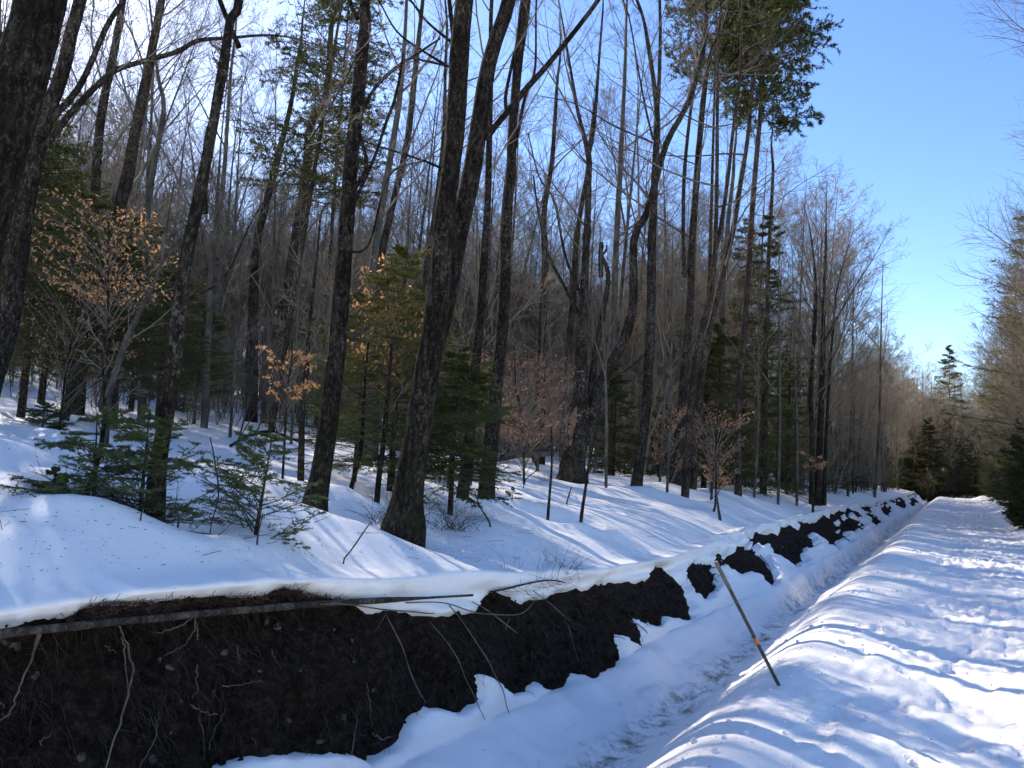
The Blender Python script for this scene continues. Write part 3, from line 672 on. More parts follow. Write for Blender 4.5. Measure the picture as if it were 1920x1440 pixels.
# middle-distance stems
MID = [
 ([(140,760,26),(170,480,20),(178,400,18),(190,233,16),(215,100,14),(232,0,12)], 20, 'tall grey stem left of the twin leaning poles high on the left'),
 ([(205,740,26),(218,420,24),(233,333,23),(252,235,20),(276,120,17),(300,0,14)], 17, 'dark leaning stem above the orange beech leaves at left'),
 ([(262,760,14),(272,480,13),(277,400,12),(290,317,11),(308,205,9),(298,150,7),(292,100,5)], 19, 'narrow crooked stem in the bright gap left of the forked maple'),
 ([(467,775,26),(474,600,20),(480,467,15),(500,380,14),(520,300,13),(545,200,9),(560,100,7)], 30, 'left of the paired grey trunks standing in snow behind the forked maple'),
 ([(497,782,28),(518,680,24),(536,560,22),(552,467,21),(573,333,19),(583,233,17),(610,183,14),(620,60,10)], 29, 'right of the paired grey trunks standing in snow behind the forked maple'),
 ([(690,860,22),(694,600,18),(703,480,15),(720,367,13),(743,233,12),(752,160,10),(760,60,7)], 16, 'left of three slender stems between the dark trunks'),
 ([(700,850,22),(705,600,17),(714,480,15),(740,367,13),(763,267,13),(778,133,11),(790,20,8)], 19, 'middle of three slender stems between the dark trunks'),
 ([(790,840,16),(797,560,13),(804,480,12),(820,367,10),(832,250,8),(835,120,6)], 18, 'right of three slender stems, tight beside the double maple'),
 ([(1146,870,16),(1150,640,14),(1155,480,12),(1161,367,11),(1168,233,9),(1173,133,7),(1176,20,5)], 26, 'straight slim stem between the old maple and the sunlit-edged trunk'),
 ([(1012,850,20),(1016,640,16),(1022,500,14),(1020,400,11),(1035,300,9),(1045,150,6)], 27, 'slim stem behind the russet beech leaves'),
 ([(1060,860,18),(1062,700,14),(1075,560,12),(1082,440,10),(1100,330,8)], 30, 'far slim stem touching the left of the ragged old maple'),
 ([(1345,900,14),(1349,760,12),(1352,600,11),(1362,450,9),(1375,330,7)], 28, 'far thin stem left of the dead-branched conifer'),
 ([(1430,905,12),(1432,760,11),(1436,600,9),(1440,480,8),(1448,330,6)], 30, 'far thin stem right of the dead-branched conifer'),
 ([(620,700,15),(630,500,10),(640,480,9),(660,250,7)], 32, 'far stem hidden behind the straight dark rough trunk'),
 ([(380,740,14),(392,600,12),(400,480,11),(418,350,9),(430,200,7)], 22, 'slim stem just behind the forked maple')]
for i, (pth, D, lab) in enumerate(MID):
    hero('bare_tree', pth, lab, D=D, seed=40+i, k=10, n=50, bark=['bark_grey', 'bark_brown', 'bark_pale'][i % 3], height=15, crown=(9, 6, 4, 2), t0=.35, disp=.06, rmin=.005, well=.03)

# ------------------------------------------------------------------ conifers
# tall pine with dead branches along the stem and a heavy crown over the road side
b = at_depth(1385, 23)
st = stem_pts([(1385,940,22),(1383,813,20),(1387,713,19),(1393,647,18),(1403,513,16),(1410,400,15),(1418,300,14),(1425,220,13),(1432,120,11),(1438,0,9),(1445,-150,5),(1448,-230,2)], 23, 60, None, b, wfac=.68)
conifer_thing('pine_tree', 'tall dead-branched conifer with heavy dark crown at the top right', b, 61, 19, stem=st, whorl=110, blen=2.1, z0=.60, ang=76, droop=.3, curveup=.5, sub=13, sub2=3, needles=(22, .12, .030), taper_pow=.25, cat='conifer tree', gaps=.08, dead=60, planar=False)
b = at_depth(1320, 26)
conifer_thing('spruce_tree', 'dark conifer crown behind the paired stems at top right', b, 62, 21, whorl=80, blen=2.3, z0=.66, ang=80, sub=12, sub2=2, needles=(17, .13, .032), taper_pow=.3, r0=.10, gaps=.1, dead=40, planar=False)
b = at_depth(505, 24)
conifer_thing('spruce_tree', 'tall thin-crowned conifer against the bright sky right of the forked maple', b, 63, 21, whorl=130, blen=2.9, z0=.36, ang=85, sub=10, sub2=2, needles=(17, .12, .032), taper_pow=.6, r0=.11, gaps=.25, lean=(.05, .06), droop=.2, dead=50)
b = at_depth(590, 33)
conifer_thing('spruce_tree', 'distant thin conifer directly behind the paired grey trunks', b, 64, 25, whorl=110, blen=2.9, z0=.4, ang=85, sub=9, sub2=2, needles=(14, .15, .04), taper_pow=.6, r0=.12, gaps=.2, dead=40)
# thicket of spruce behind the double maple
b = at_depth(735, 10.0)
conifer_thing('spruce_tree', 'bushy yellow-green spruce behind the double maple trunk', b, 65, 3.3, whorl=95, blen=1.35, z0=.15, ang=84, droop=.3, sub=13, sub2=4, needles=(20, .030, .0075), taper_pow=.75, r0=.045, needle='needles_olive_sunlit')
b = at_depth(850, 9.4)
conifer_thing('spruce_tree', 'dark low spruce just right of the double maple base', b, 66, 2.0, whorl=80, blen=.88, z0=.25, ang=86, droop=.4, sub=13, sub2=4, needles=(18, .030, .0075), taper_pow=.45, r0=.04)
b = at_depth(668, 12)
conifer_thing('spruce_tree', 'spruce between the straight trunk and the double maple', b, 67, 2.9, whorl=70, blen=1.3, z0=.2, ang=86, droop=.4, sub=11, sub2=3, needles=(16, .036, .010), taper_pow=.6, r0=.04, needle='needles_olive_sunlit')
b = at_depth(845, 13.5)
conifer_thing('spruce_tree', 'spruce in front of the trunk crossed by the long limb', b, 68, 2.2, whorl=60, blen=1.2, z0=.2, ang=86, droop=.4, sub=11, sub2=3, needles=(14, .036, .010), taper_pow=.5, r0=.04, needle='needles_olive_sunlit')
SPV = []
for s_, (H, bl, z0, tp) in enumerate([(5, 1.7, .03, .8), (10, 2.1, .04, .75), (5.2, 2.0, .28, .5)]):
    o = conifer_thing('spruce_tree', 'spruce', (0, 0, 0), 70+s_, H, whorl=95, blen=bl, z0=z0, ang=85, droop=.3, sub=11, sub2=3, needles=(10, .075, .024) if s_ < 2 else (12, .055, .018), taper_pow=tp, r0=.02*H/2+.03, gaps=.12)
    SPV.append((o, list(o.children), [False]))
def spruce_copy(i, p, s, rz, lab, group=None):
    o, kids, fl = SPV[i]
    if not fl[0]:
        fl[0] = True; o.location = tuple(p); o.scale = (s,)*3; o.rotation_euler = (0, 0, rz); r = o
    else: r = dup(o, tuple(p), rz, s, kids)
    return tag(r, lab, 'spruce tree', group)
for px, D, i, s_, lab in [(1150, 25, 0, .75, 'round dark spruce beside the sunlit-edged trunk'), (1235, 27, 0, .62, 'low dark spruce between the two straight trunks'), (1432, 27, 1, 1.0, 'tall dark green spruce right of the dead-branched conifer'),
        (1345, 26, 0, 1.15, 'green spruce left of the dead-branched conifer'), (1478, 33, 1, .75, 'spruce in the shade left of the three-stemmed clump'), (1600, 52, 1, .6, 'spruce among the pale stems beyond the clump'), (1392, 34, 1, 1.2, 'spruce half hidden behind the dead-branched conifer'),
        (1270, 33, 1, .7, 'spruce behind the tall trunk right of the ragged old maple'), (-60, 13, 2, 1.2, 'dark spruce at the left edge of the picture'), (35, 15, 2, 1.0, 'dark spruce second from the left edge'), (120, 16.5, 2, .95, 'dark spruce under the orange beech leaves'),
        (205, 17, 2, .8, 'dark spruce behind the pale leaning sapling'), (290, 19, 2, .75, 'low dark spruce left of the forked maple'), (-150, 11, 2, 1.1, 'dark spruce just outside the left edge'), (360, 23, 2, .7, 'small spruce behind the forked maple stem'), (70, 22, 2, 1.3, 'further dark spruce in the left shade'), (240, 25, 2, 1.2, 'further spruce behind the row of dark spruces')]:
    spruce_copy(i, at_depth(px, D), s_, px*.7, lab)
# right of the road
PR = [(3.5, 46, 15, 'sunlit feathery pine leaning over the right of the road', 3.7, 'needles_sunlit'), (2.75, 34, 3.6, 'dark low spruce at the right verge of the road', 1.75, 'needles'), (2.35, 32.5, 1.1, 'small dark spruce at the foot of the right verge', .9, 'needles'),
      (3.9, 64, 17, 'second sunlit pine further back on the right of the road', 3.0, 'needles_sunlit'), (3.4, 78, 7, 'green spruce far along the right of the road', 2.2, 'needles')]
for i, (u, v, H, lab, bl, nm) in enumerate(PR):
    b = np.array([u, v, ground(u, v)])
    conifer_thing('pine_tree' if i in (0, 3) else 'spruce_tree', lab, b, 90+i, H, whorl=80, blen=bl, z0=.06, ang=80, droop=.2, sub=11, sub2=3, needles=(14, .10, .024), taper_pow=.6, r0=.02*H/2+.03, needle=nm, curveup=.5, gaps=.2, cat='conifer tree')
b = np.array([-.3, 108, ground(-.3, 108)])
conifer_thing('spruce_tree', 'pointed spruce standing against the sky at the end of the road', b, 97, 18.5, whorl=80, blen=2.6, z0=.45, ang=88, droop=.3, sub=9, sub2=2, needles=(7, .2, .06), taper_pow=.8, r0=.16, gaps=.35)

# two young spruces in the foreground, needles and all
def young(name, label, px, py, seed, H, bl, lean, **kw):
    b = hit(px, py); rng = np.random.default_rng(seed); a, c, d = MB(), MB(), MB()
    root = empty(name, tuple(b)); tag(root, label, 'young spruce')
    conifer(rng, H, a, c, d, r0=.02, whorl=int(kw.get('whorl', 34)*1.0), blen=bl, z0=.08, ang=kw.get('ang', 72), droop=.5, sub=8, sub2=kw.get('sub2', 4), curveup=.15, needles=(kw.get('nn', 26), .019, .0042), lean=lean, taper_pow=.6)
    a.build('trunk', M['bark_brown'], root); c.build('branches', M['twig_dark'], root); d.build('foliage', M['needles_blue'], root); return root
young('young_spruce', 'dense young spruce round the foot of the slim forked maple', 262, 965, 101, .66, .56, (.0, .0), whorl=38)
young('young_spruce', 'leafier half of the young spruce clump left of the forked maple', 180, 945, 104, .58, .58, (-.15, .0), whorl=28)
young('young_spruce', 'open young spruce leaning over the snow bank, nearest the ditch', 472, 1015, 102, .72, .62, (.05, .1), whorl=30, ang=62)
young('young_spruce', 'tiny spruce tip poking out of the snow at centre', 955, 950, 103, .28, .30, (.1, .2), whorl=14, sub2=2, nn=20)
young('young_spruce', 'small dark spruce mound low in the snow at the left', 98, 925, 105, .16, .18, (.1, 0), whorl=22)
young('young_spruce', 'rounded dark spruce mound at the edge of the left shade', 80, 803, 106, .38, .5, (0, 0), whorl=46)

# ------------------------------------------------------------------ dry beech saplings that kept their leaves
def beech(label, px, D, seed, box, n, m_='leaf', size=.07, stem_w=5):
    b = at_depth(px, D); rng = np.random.default_rng(seed); root = empty('beech_sapling', tuple(b)); tag(root, label, 'sapling')
    x0, y0, x1, y1 = box
    xm = (x0+x1)/2; P, Rr = stem_pts([(px, 900, stem_w), (px*.6+xm*.4, (y0+y1)/2+60, stem_w*.8), (xm, (y0+y1)/2, stem_w*.6), (xm+rng.normal(0, 8), y0, 2)], D, 30, None, b, rng)
    m = MB(); m.tubes(P, Rr, 7); m.build('trunk', M['bark_grey'], root, origin=b)
    # twigs reaching to each cluster, cluster centres scattered through the crown's depth
    wx, wy = (x1-x0)*D/F, (y1-y0)*D/F
    K = n; cx = rng.uniform(x0, x1, K); ly = rng.integers(0, 6, K); cy = y0+(y1-y0)*(ly+.5)/6+rng.normal(0, (y1-y0)*.03, K)+(cx-x0)*.12*(y1-y0)/(x1-x0)
    tip = np.array([at_plane(a, c, D) for a, c in zip(cx, cy)]) + FH[None]*rng.normal(0, max(.12, wx*.22), (K, 1))
    i = np.argmin(np.linalg.norm(P[None]-(tip-np.array([0, 0, .5*wy]))[:, None], axis=2)+(P[None, :, 2] > tip[:, None, 2]-.02)*5, axis=1); src = P[i]
    t = np.linspace(0, 1, 9)[None, :, None]; B = src[:, None]*(1-t)+tip[:, None]*t; B[:, :, 2] += (np.sin(t*np.pi)*.08)[:, :, 0]*np.linalg.norm(tip-src, axis=1)[:, None]
    B += rng.normal(0, .012, B.shape)*t
    RB = np.maximum(np.linspace(.0045, .0015, 9), .0015)[None]*np.ones((K, 1))*max(1, D/9)
    m = MB(); m.tubes(B, RB, 4)
    S, RS, _ = grow(rng, B, RB, 5, .5, .98, 50, lambda t, L: L*.3*(1.2-t*.6), .006, 5, .1, .08, .0012, planar=True)
    m.tubes(S, RS, 3); m.build('branches', M['twig'], root, origin=b)
    pts = S[:, 1:].reshape(-1, 3); pts = pts[rng.random(len(pts)) < .9]; pts = pts+rng.normal(0, .012, pts.shape)
    lm = MB(); leaf_mesh(rng, pts, size, lm); lm.build('foliage', M[m_], root, origin=b)
    return root
beech('beech sapling with a wide spray of orange leaves high at the left', 200, 10, 201, (75,365,345,545), 52, size=.062)
beech('beech sapling with muted tan leaves in the shade at the left', 110, 12, 202, (20,470,330,690), 40, 'leaf_red', .06)
beech('small beech with bright orange leaves left of the straight dark trunk', 535, 8.2, 203, (490,625,602,730), 16, size=.05)
beech('beech with scattered golden leaves over the yellow-green spruce', 745, 10, 204, (650,470,800,690), 40, size=.07)
beech('russet-leaved beech right of the big double maple', 985, 17, 205, (860,645,1075,800), 110, 'leaf_red', .075)
beech('low spray of russet leaves by the fallen grey log', 1010, 22, 206, (890,765,1060,812), 30, 'leaf_red', .07)
beech('brown-leaved beech left of the dead-branched conifer', 1335, 20, 207, (1285,745,1400,880), 44, 'leaf_red', .07)
beech('small beech holding orange leaves low by the forked stems', 1340, 18, 208, (1315,865,1365,900), 9, 'leaf', .08)
beech('pale-leaved beech twig beside the three-stemmed clump', 1525, 24, 209, (1500,845,1548,872), 9, 'leaf', .09)
beech('brown-leaved beech right of the sunlit-edged trunk', 1255, 22, 210, (1225,745,1290,860), 26, 'leaf_red', .09)

# ------------------------------------------------------------------ the wood behind: copies of a few grown trees
VAR = []
def variant(seed, H, r0, kind):
    rng = np.random.default_rng(seed); root = empty('bare_tree', (0, 0, -500)); wob = rng.normal(0, 1, (2, 3))
    z = np.linspace(0, 1, 22); P = np.stack([wob[0, 0]*.012*H*np.sin(z*3.1+wob[0, 1])*z+.02*H*wob[0,2]*z, wob[1, 0]*.012*H*np.sin(z*3.7+wob[1, 1])*z+.02*H*wob[1,2]*z, -.4+z*(H+.4)], 1); Rr = np.maximum(r0*(1-z*.93), .01)
    m = MB(); m.tubes(P, Rr, 9); bk = {0: 'bark_pale', 1: 'bark_brown', 2: 'bark_pale'}[kind % 3]
    stems = [(P, Rr)]
    if rng.random() < .6:
        h = rng.uniform(.3, .55); i = int(h*22); d = unit(np.array([rng.normal(), rng.normal(), 3.2])); L = H*(1-h)*.9; t = np.linspace(0, 1, 16)[:, None]
        Q = P[i]+d*L*t+np.array([[0, 0, 1]])*t*t*.08*L; RQ = np.maximum(Rr[i]*.75*(1-t[:, 0]*.92), .01); m.tubes(Q, RQ, 7); stems.append((Q, RQ))
    m.build('trunk', M[bk], root)
    m = MB(); n = (18, 8, 6, 2) if kind < 3 else (18, 8, 6, 2)
    twigs(rng, stems, m, *n, t0=.28 if kind < 3 else .2, len1=.30, rmin=.006 if kind < 3 else .010, ang=38, lrr=.006)
    m.build('crown', M['twig' if kind < 3 else 'twig_sunlit'], root)
    kids = list(root.children)
    return root, kids
for s in range(8): VAR.append(variant(300+s, [15, 17, 14, 18, 16, 13, 15, 17, 16][s], [.10, .12, .075, .13, .09, .06, .085, .11, .08][s], s % 3))
VY = [variant(330+s, [12, 10, 13, 11][s], [.075, .06, .09, .07][s], 3+s % 3) for s in range(3)]
rng = np.random.default_rng(77)
placed = [h[:2] for h in HERO]
used = set()
MARK = [(-9999, 'the massive corner trunk'), (40, 'the massive corner trunk'), (352, 'the forked maple'), (632, 'the straight dark trunk'), (822, 'the double maple'), (1095, 'the ragged old maple'), (1220, 'the sunlit-edged trunk'), (1397, 'the dead-branched conifer'), (1547, 'the three-stemmed clump'), (1745, 'the road end')]
_o = 'first second third fourth fifth sixth seventh eighth ninth tenth eleventh twelfth thirteenth fourteenth fifteenth sixteenth seventeenth eighteenth nineteenth'.split()
ORD = ['nearest']+[a+' nearest' for a in _o[1:]]+[p if q is None else t+'-'+q+' nearest' for t, p in (('twenty', 'twentieth nearest'), ('thirty', 'thirtieth nearest'), ('forty', 'fortieth nearest'), ('fifty', 'fiftieth nearest'), ('sixty', 'sixtieth nearest')) for q in [None]+_o[:9]]
LOT = []
def put(vs, u, v, group, word, smin=.85, smax=1.15, cat='tree'):
    i = int(rng.integers(len(vs))); root, kids = vs[i][0], vs[i][1]; s = rng.uniform(smin, smax); z = ground(u, v)
    loc = (u, v, z); rz = rng.uniform(0, 6.28)
    if id(root) not in used and root.location.z < -400:
        used.add(id(root)); root.location = loc; root.scale = (s,)*3; r = root
    else: r = dup(root, loc, rz, s, kids)
    r.rotation_euler = (rng.normal(.0, .03), rng.normal(.03, .03), rz)
    tag(r, word, cat, group); placed.append(np.array([u, v])); LOT.append((r, u, v, group, word))
def ok(u, v, d): return all((u-q[0])**2+(v-q[1])**2 > d*d for q in placed)
def scatter(n, fn, d, *a, **k):
    c = 0; tries = 0
    while c < n and tries < n*60:
        tries += 1; u, v = fn()
        if u > -200 and ok(u, v, d): put(*([a[0], u, v]+list(a[1:])), **k); c += 1
def hillside(a0=12, a1=70, r0=20, r1=78):
    an = R_(rng.uniform(a0, a1)); r = rng.uniform(r0**.8, r1**.8)**(1/.8); p = (-math.sin(an)*r, math.cos(an)*r); return p if p[0] < -8 else (-300, -300)
scatter(84, hillside, 2.2, VAR, 'bare trees on the wooded hillside', 'bare tree')
scatter(48, hillside, 1.5, VY[:2]+VAR[5:6], 'bare trees on the wooded hillside', 'slim bare tree', smin=.7, smax=1.2)
scatter(28, lambda: (rng.uniform(-22, -5.0), rng.uniform(30, 100)), 1.6, VAR, 'bare trees along the ditch bank', 'bare tree', smin=.75, smax=.92)
scatter(64, lambda: (-4.6-abs(rng.normal(0, 4)), rng.uniform(30, 100)), 1.1, VY, 'young twiggy trees beyond the clump', 'young twiggy tree')
scatter(50, lambda: (3.1+abs(rng.normal(0, 2.0)), rng.uniform(24, 98)), .8, VY+VY+VAR[:3], 'bare trees on the right of the road', 'twiggy tree', smin=.8, smax=1.15)
scatter(44, lambda: (rng.uniform(-10, 8), rng.uniform(100, 118)), .9, VY, 'trees closing the far end of the road', 'slim tree', smin=1.0, smax=1.4)
for _u, _v, _s in [(3.4, 38, .8), (3.5, 43, .85), (4.2, 34, .95), (3.3, 50, .8), (3.6, 56, .85), (4.6, 30, 1.05), (3.2, 68, .8)]: put(VY, _u, _v, 'bare trees on the right of the road', 'twiggy tree', _s*1.1, _s*1.25)
put(VAR[3:4], 3.5, 30, 'bare trees on the right of the road', 'twiggy tree', 1.15, 1.2)
put(VAR[1:2], 4.1, 37, 'bare trees on the right of the road', 'twiggy tree', 1.1, 1.15)
put(VAR[3:4], 5.6, 33, 'bare trees on the right of the road', 'twiggy tree', 1.2, 1.25)
# the same wood goes on to the left, outside the picture, and throws its shade across the snow
scatter(15, lambda: hillside(72, 112, 9, 60), 2.4, VAR, 'bare trees left of the picture', 'bare tree')
sp = SPV[0][0]
def lot_sp(n, fn, group, word, smin, smax, i=(0, 1)):
    for k in range(n):
        u, v = fn(); j = i[int(rng.integers(len(i)))]; s = rng.uniform(smin, smax)*(1 if j != 1 else .55)
        r = spruce_copy(j, (u, v, ground(u, v)), s, rng.uniform(0, 6), word, group); LOT.append((r, u, v, group, word))
def fn_px(a, b, d0, d1):
    def f():
        p = at_depth(rng.uniform(a, b), rng.uniform(d0, d1)); return float(p[0]), float(p[1])
    return f
lot_sp(44, lambda: (rng.uniform(-10, 7), rng.uniform(99, 112)), 'dark spruces at the end of the road', 'dark spruce', .9, 1.9)
lot_sp(30, fn_px(-50, 1500, 26, 60), 'dark spruces within the wood', 'dark spruce', .4, 1.1, (0, 1, 2))
lot_sp(20, lambda: (-4.8-abs(rng.normal(0, 3)), rng.uniform(34, 95)), 'low spruces under the young trees', 'low spruce', .35, .9)
lot_sp(34, lambda: (3.2+abs(rng.normal(0, 1.8)), rng.uniform(34, 95)), 'spruces on the right of the road', 'spruce', .5, 1.3)
lot_sp(3, lambda: hillside(80, 110, 20, 45), 'spruces left of the picture', 'dark spruce', .9, 2.0)
def write_labels():
    from collections import defaultdict
    bins = defaultdict(list)
    for r, u, v, g, w in LOT:
        x, y, D = proj(np.array([u, v, ground(u, v)])); x = float(x)
        if 'left of the picture' in g: key = ('outside the picture', 'out past the left edge')
        elif 'end of the road' in g: key = ('end', 'closing the far end of the road')
        elif 'right of the road' in g: key = ('right', 'on the right side of the road')
        else:
            k = max(i for i in range(len(MARK)) if x >= MARK[i][0] or i == 0); a = MARK[k][1]; b_ = MARK[k+1][1] if k+1 < len(MARK) else None
            key = (k, ('in the wood left of '+b_) if k == 0 else ('behind, between '+a+' and '+b_ if b_ else 'behind, at the road end'))
        bins[(key, w)].append((float(np.hypot(u, v)), r))
    for (key, w), L in bins.items():
        L.sort(key=lambda q: q[0])
        for i, (d, r) in enumerate(L):
            o = ORD[i] if i < len(ORD) else 'one of the furthest'
            r['label'] = o+' '+(w if i < len(ORD) else w+'s')+' '+key[1]
write_labels()

# far wood and undergrowth that reads as one mass
def scatter_mass(name, u, v, picks, smin, smax, tilt, label, cat):
    z = np.where(u < -4, z_field(u, v), z_road(u, v))
    me = bpy.data.meshes.new(name); me.from_pydata([tuple(q) for q in np.stack([u, v, z-.15], 1)], [], []); o = bpy.data.objects.new(name, me); COL.objects.link(o)
    ng = bpy.data.node_groups.new(name, 'GeometryNodeTree'); ng.interface.new_socket('Geometry', in_out='INPUT', socket_type='NodeSocketGeometry'); ng.interface.new_socket('Geometry', in_out='OUTPUT', socket_type='NodeSocketGeometry')
    n = ng.nodes; L = ng.links; gi = n.new('NodeGroupInput'); go = n.new('NodeGroupOutput'); jn = n.new('GeometryNodeJoinGeometry')
    rot = n.new('FunctionNodeRandomValue'); rot.data_type = 'FLOAT_VECTOR'; rot.inputs[0].default_value = (-tilt, -tilt*.4, 0); rot.inputs[1].default_value = (tilt, tilt*1.6, 6.28)
    scl = n.new('FunctionNodeRandomValue'); scl.data_type = 'FLOAT'; scl.inputs[2].default_value = smin; scl.inputs[3].default_value = smax
    ix = n.new('GeometryNodeInputIndex')
    for k, kids in enumerate(picks):
        md = n.new('ShaderNodeMath'); md.operation = 'MODULO'; L.new(ix.outputs[0], md.inputs[0]); md.inputs[1].default_value = len(picks)
        cp = n.new('FunctionNodeCompare'); cp.data_type = 'FLOAT'; cp.operation = 'EQUAL'; L.new(md.outputs[0], cp.inputs[0]); cp.inputs[1].default_value = k; cp.inputs[12].default_value = .1
        ins = n.new('GeometryNodeInstanceOnPoints'); L.new(gi.outputs[0], ins.inputs['Points']); L.new(cp.outputs[0], ins.inputs['Selection'])
        jj = n.new('GeometryNodeJoinGeometry')
        for c in kids:
            oi = n.new('GeometryNodeObjectInfo'); oi.transform_space = 'ORIGINAL'; oi.inputs[0].default_value = c; oi.inputs[1].default_value = True; L.new(oi.outputs['Geometry'], jj.inputs[0])
        g2 = n.new('GeometryNodeGeometryToInstance'); L.new(jj.outputs[0], g2.inputs[0]); L.new(g2.outputs[0], ins.inputs['Instance']); L.new(rot.outputs[0], ins.inputs['Rotation']); L.new(scl.outputs[1], ins.inputs['Scale']); L.new(ins.outputs[0], jn.inputs[0])
    L.new(jn.outputs[0], go.inputs[0]); md = o.modifiers.new(name, 'NODES'); md.node_group = ng
    tag(o, label, cat, kind='stuff')
def far_wood():
    rng = np.random.default_rng(5); N = 1600
    an = np.radians(rng.uniform(-25, 78, N)); r = np.where(rng.random(N) < .5, rng.uniform(48, 90, N), rng.uniform(80, 170, N)); r = np.where(an < np.radians(14), rng.uniform(118, 190, N), r)
    scatter_mass('far_wood', -np.sin(an)*r, np.cos(an)*r, [VAR[1][1], VAR[2][1], VAR[5][1], VY[0][1], VAR[7][1]], .8, 1.15, .06, 'distant bare wood filling the hillside behind the countable trees', 'woodland')
far_wood()
def brush():
    SRC = []
    for k in range(6):                                         # six bare shrubs, standing among the rest in the wood
        rng = np.random.default_rng(400+k); H = 4.2; t = np.linspace(0, 1, 6); nst = 2+k % 2; P = np.zeros((nst, 6, 3)); L = rng.normal(0, .13, (nst, 2)); P[:, :, 0] = L[:, :1]*H*t; P[:, :, 1] = L[:, 1:]*H*t; P[:, :, 2] = -.1+t*H*rng.uniform(.7, 1.1, (nst, 1)); P[:, 1:, :2] += rng.normal(0, .05, (nst, 5, 2))
        m = MB(); Rr = np.tile((.026*(1-t*.8))[None], (nst, 1)); m.tubes(P, Rr, 5); a, ra, _ = grow(rng, P, Rr, 13, .12, .98, 42, lambda t, L: L*.34*(1.2-t*.8), .007, 5, .3, .1, .005); m.tubes(a, ra, 4)
        b, rb, _ = grow(rng, a, ra, 6, .2, .98, 40, lambda t, L: L*.5, .007, 4, .2, .1, .004); m.tubes(b, rb, 3); c, rc, _ = grow(rng, b, rb, 3, .3, .98, 40, lambda t, L: L*.5, .007, 3, .2, .1, .003); m.tubes(c, rc, 3)
        o = m.build('bare_shrub', M['twig' if k < 4 else 'twig_sunlit']); p = at_depth([520, 1000, 1160, 700, 1250, 1640][k], [24, 26, 28, 21, 30, 50][k]); o.location = tuple(p)
        tag(o, ['bare many-stemmed shrub between the paired grey trunks and the dark trunk', 'bare shrub behind the russet beech leaves', 'bare shrub behind the ragged old maple', 'bare shrub between the straight dark trunk and double maple', 'bare shrub right of the sunlit-edged trunk', 'tan bare shrub among the young trees beyond the clump'][k], 'shrub'); SRC.append([o])
    rng = np.random.default_rng(6); N = 1000
    an = np.radians(rng.uniform(4, 72, N)); r = rng.uniform(24, 80, N); u = -np.sin(an)*r; v = np.cos(an)*r; k = u < -8; u, v = u[k], v[k]
    u = np.concatenate([u, rng.uniform(3.2, 8, 260), -5-np.abs(rng.normal(0, 4, 130)), rng.uniform(-14, 9, 300)]); v = np.concatenate([v, rng.uniform(24, 100, 260), rng.uniform(34, 100, 130), rng.uniform(98, 120, 300)])
    scatter_mass('undergrowth', u, v, SRC, .3, 1.15, .14, 'thicket of bare thin stems and twigs under the trees', 'undergrowth')
brush()

dirt = build_ground()
# ------------------------------------------------------------------ things on the bank and in the snow
def on_bank(px, py, out=0.0):                                  # a point on the bank's face under a pixel
    r = ray(px, py); t = np.linspace(1.5, 60, 6000); P = C0[None]+r[None]*t[:, None]
    v = P[:, 1]; ut, ub = u_top(v), u_bot(v); zt = z_field(ut, v); T = np.clip((zt-P[:, 2])/(zt-Z_BOT+1e-6), 0, 1)
    uf, _ = face_pt(v, T); i = np.where(P[:, 0] < uf+out)[0]; i = i[0] if len(i) else 100
    return P[i]
def bank_line(pts, n, out=.03, lift=None):
    Q = []
    for k, (x, y, w) in enumerate(pts):
        o = out if lift is None else lift[k]
        p = on_bank(x, y, o); D = float((p-C0) @ FH); Q.append([*p, w*D/F*(.5 if w > 9 else .23)])
    return curve(Q, n)
# long weathered log on the lip of the bank, with the dead branches that hang from it
P, Rr = bank_line([(-120,1198,23),(0,1189,21),(75,1180.5,18),(150,1173.5,18),(225,1165,16),(300,1159,16),(370,1151.5,14),(470,1143,13.5),(570,1134.5,12.5),(640,1130,10.5),(720,1125.5,10),(800,1121,9),(886,1116,8)], 120, lift=[.14]*13)
root = empty('fallen_log', tuple(P[60])); tag(root, 'long thin weathered log lying along the lip of the dirt bank', 'log')
m = MB(); m.tubes(P, Rr, 14, cap=True, disp=bark_disp(.28, 4)); m.build('trunk', M['wood_log'], root, origin=P[60])
for pts, lf in [([(75,1178,10),(60,1235,8),(45,1265,8),(22,1330,7),(0,1350,6),(-30,1370,5)], None),
        ([(222,1166,9),(230,1190,8),(243,1225,9),(247,1265,9),(238,1310,9),(225,1355,8),(210,1400,7),(195,1450,6)], None), ([(228,1185,6),(233,1225,6),(236,1265,6),(240,1300,5)], None),
        ([(372,1150,5),(350,1165,5),(320,1180,5),(284,1188,3)], None), ([(366,1157,5),(362,1185,5),(345,1208,5),(310,1230,3)], None), ([(368,1165,4),(372,1200,3)], None)]:
    a, r = bank_line(pts, 24, out=.07); a += np.random.default_rng(int(pts[0][0])).normal(0, .003, a.shape); m = MB(); m.tubes(a, r, 6); m.build('branch', M['root'], root, origin=P[60])
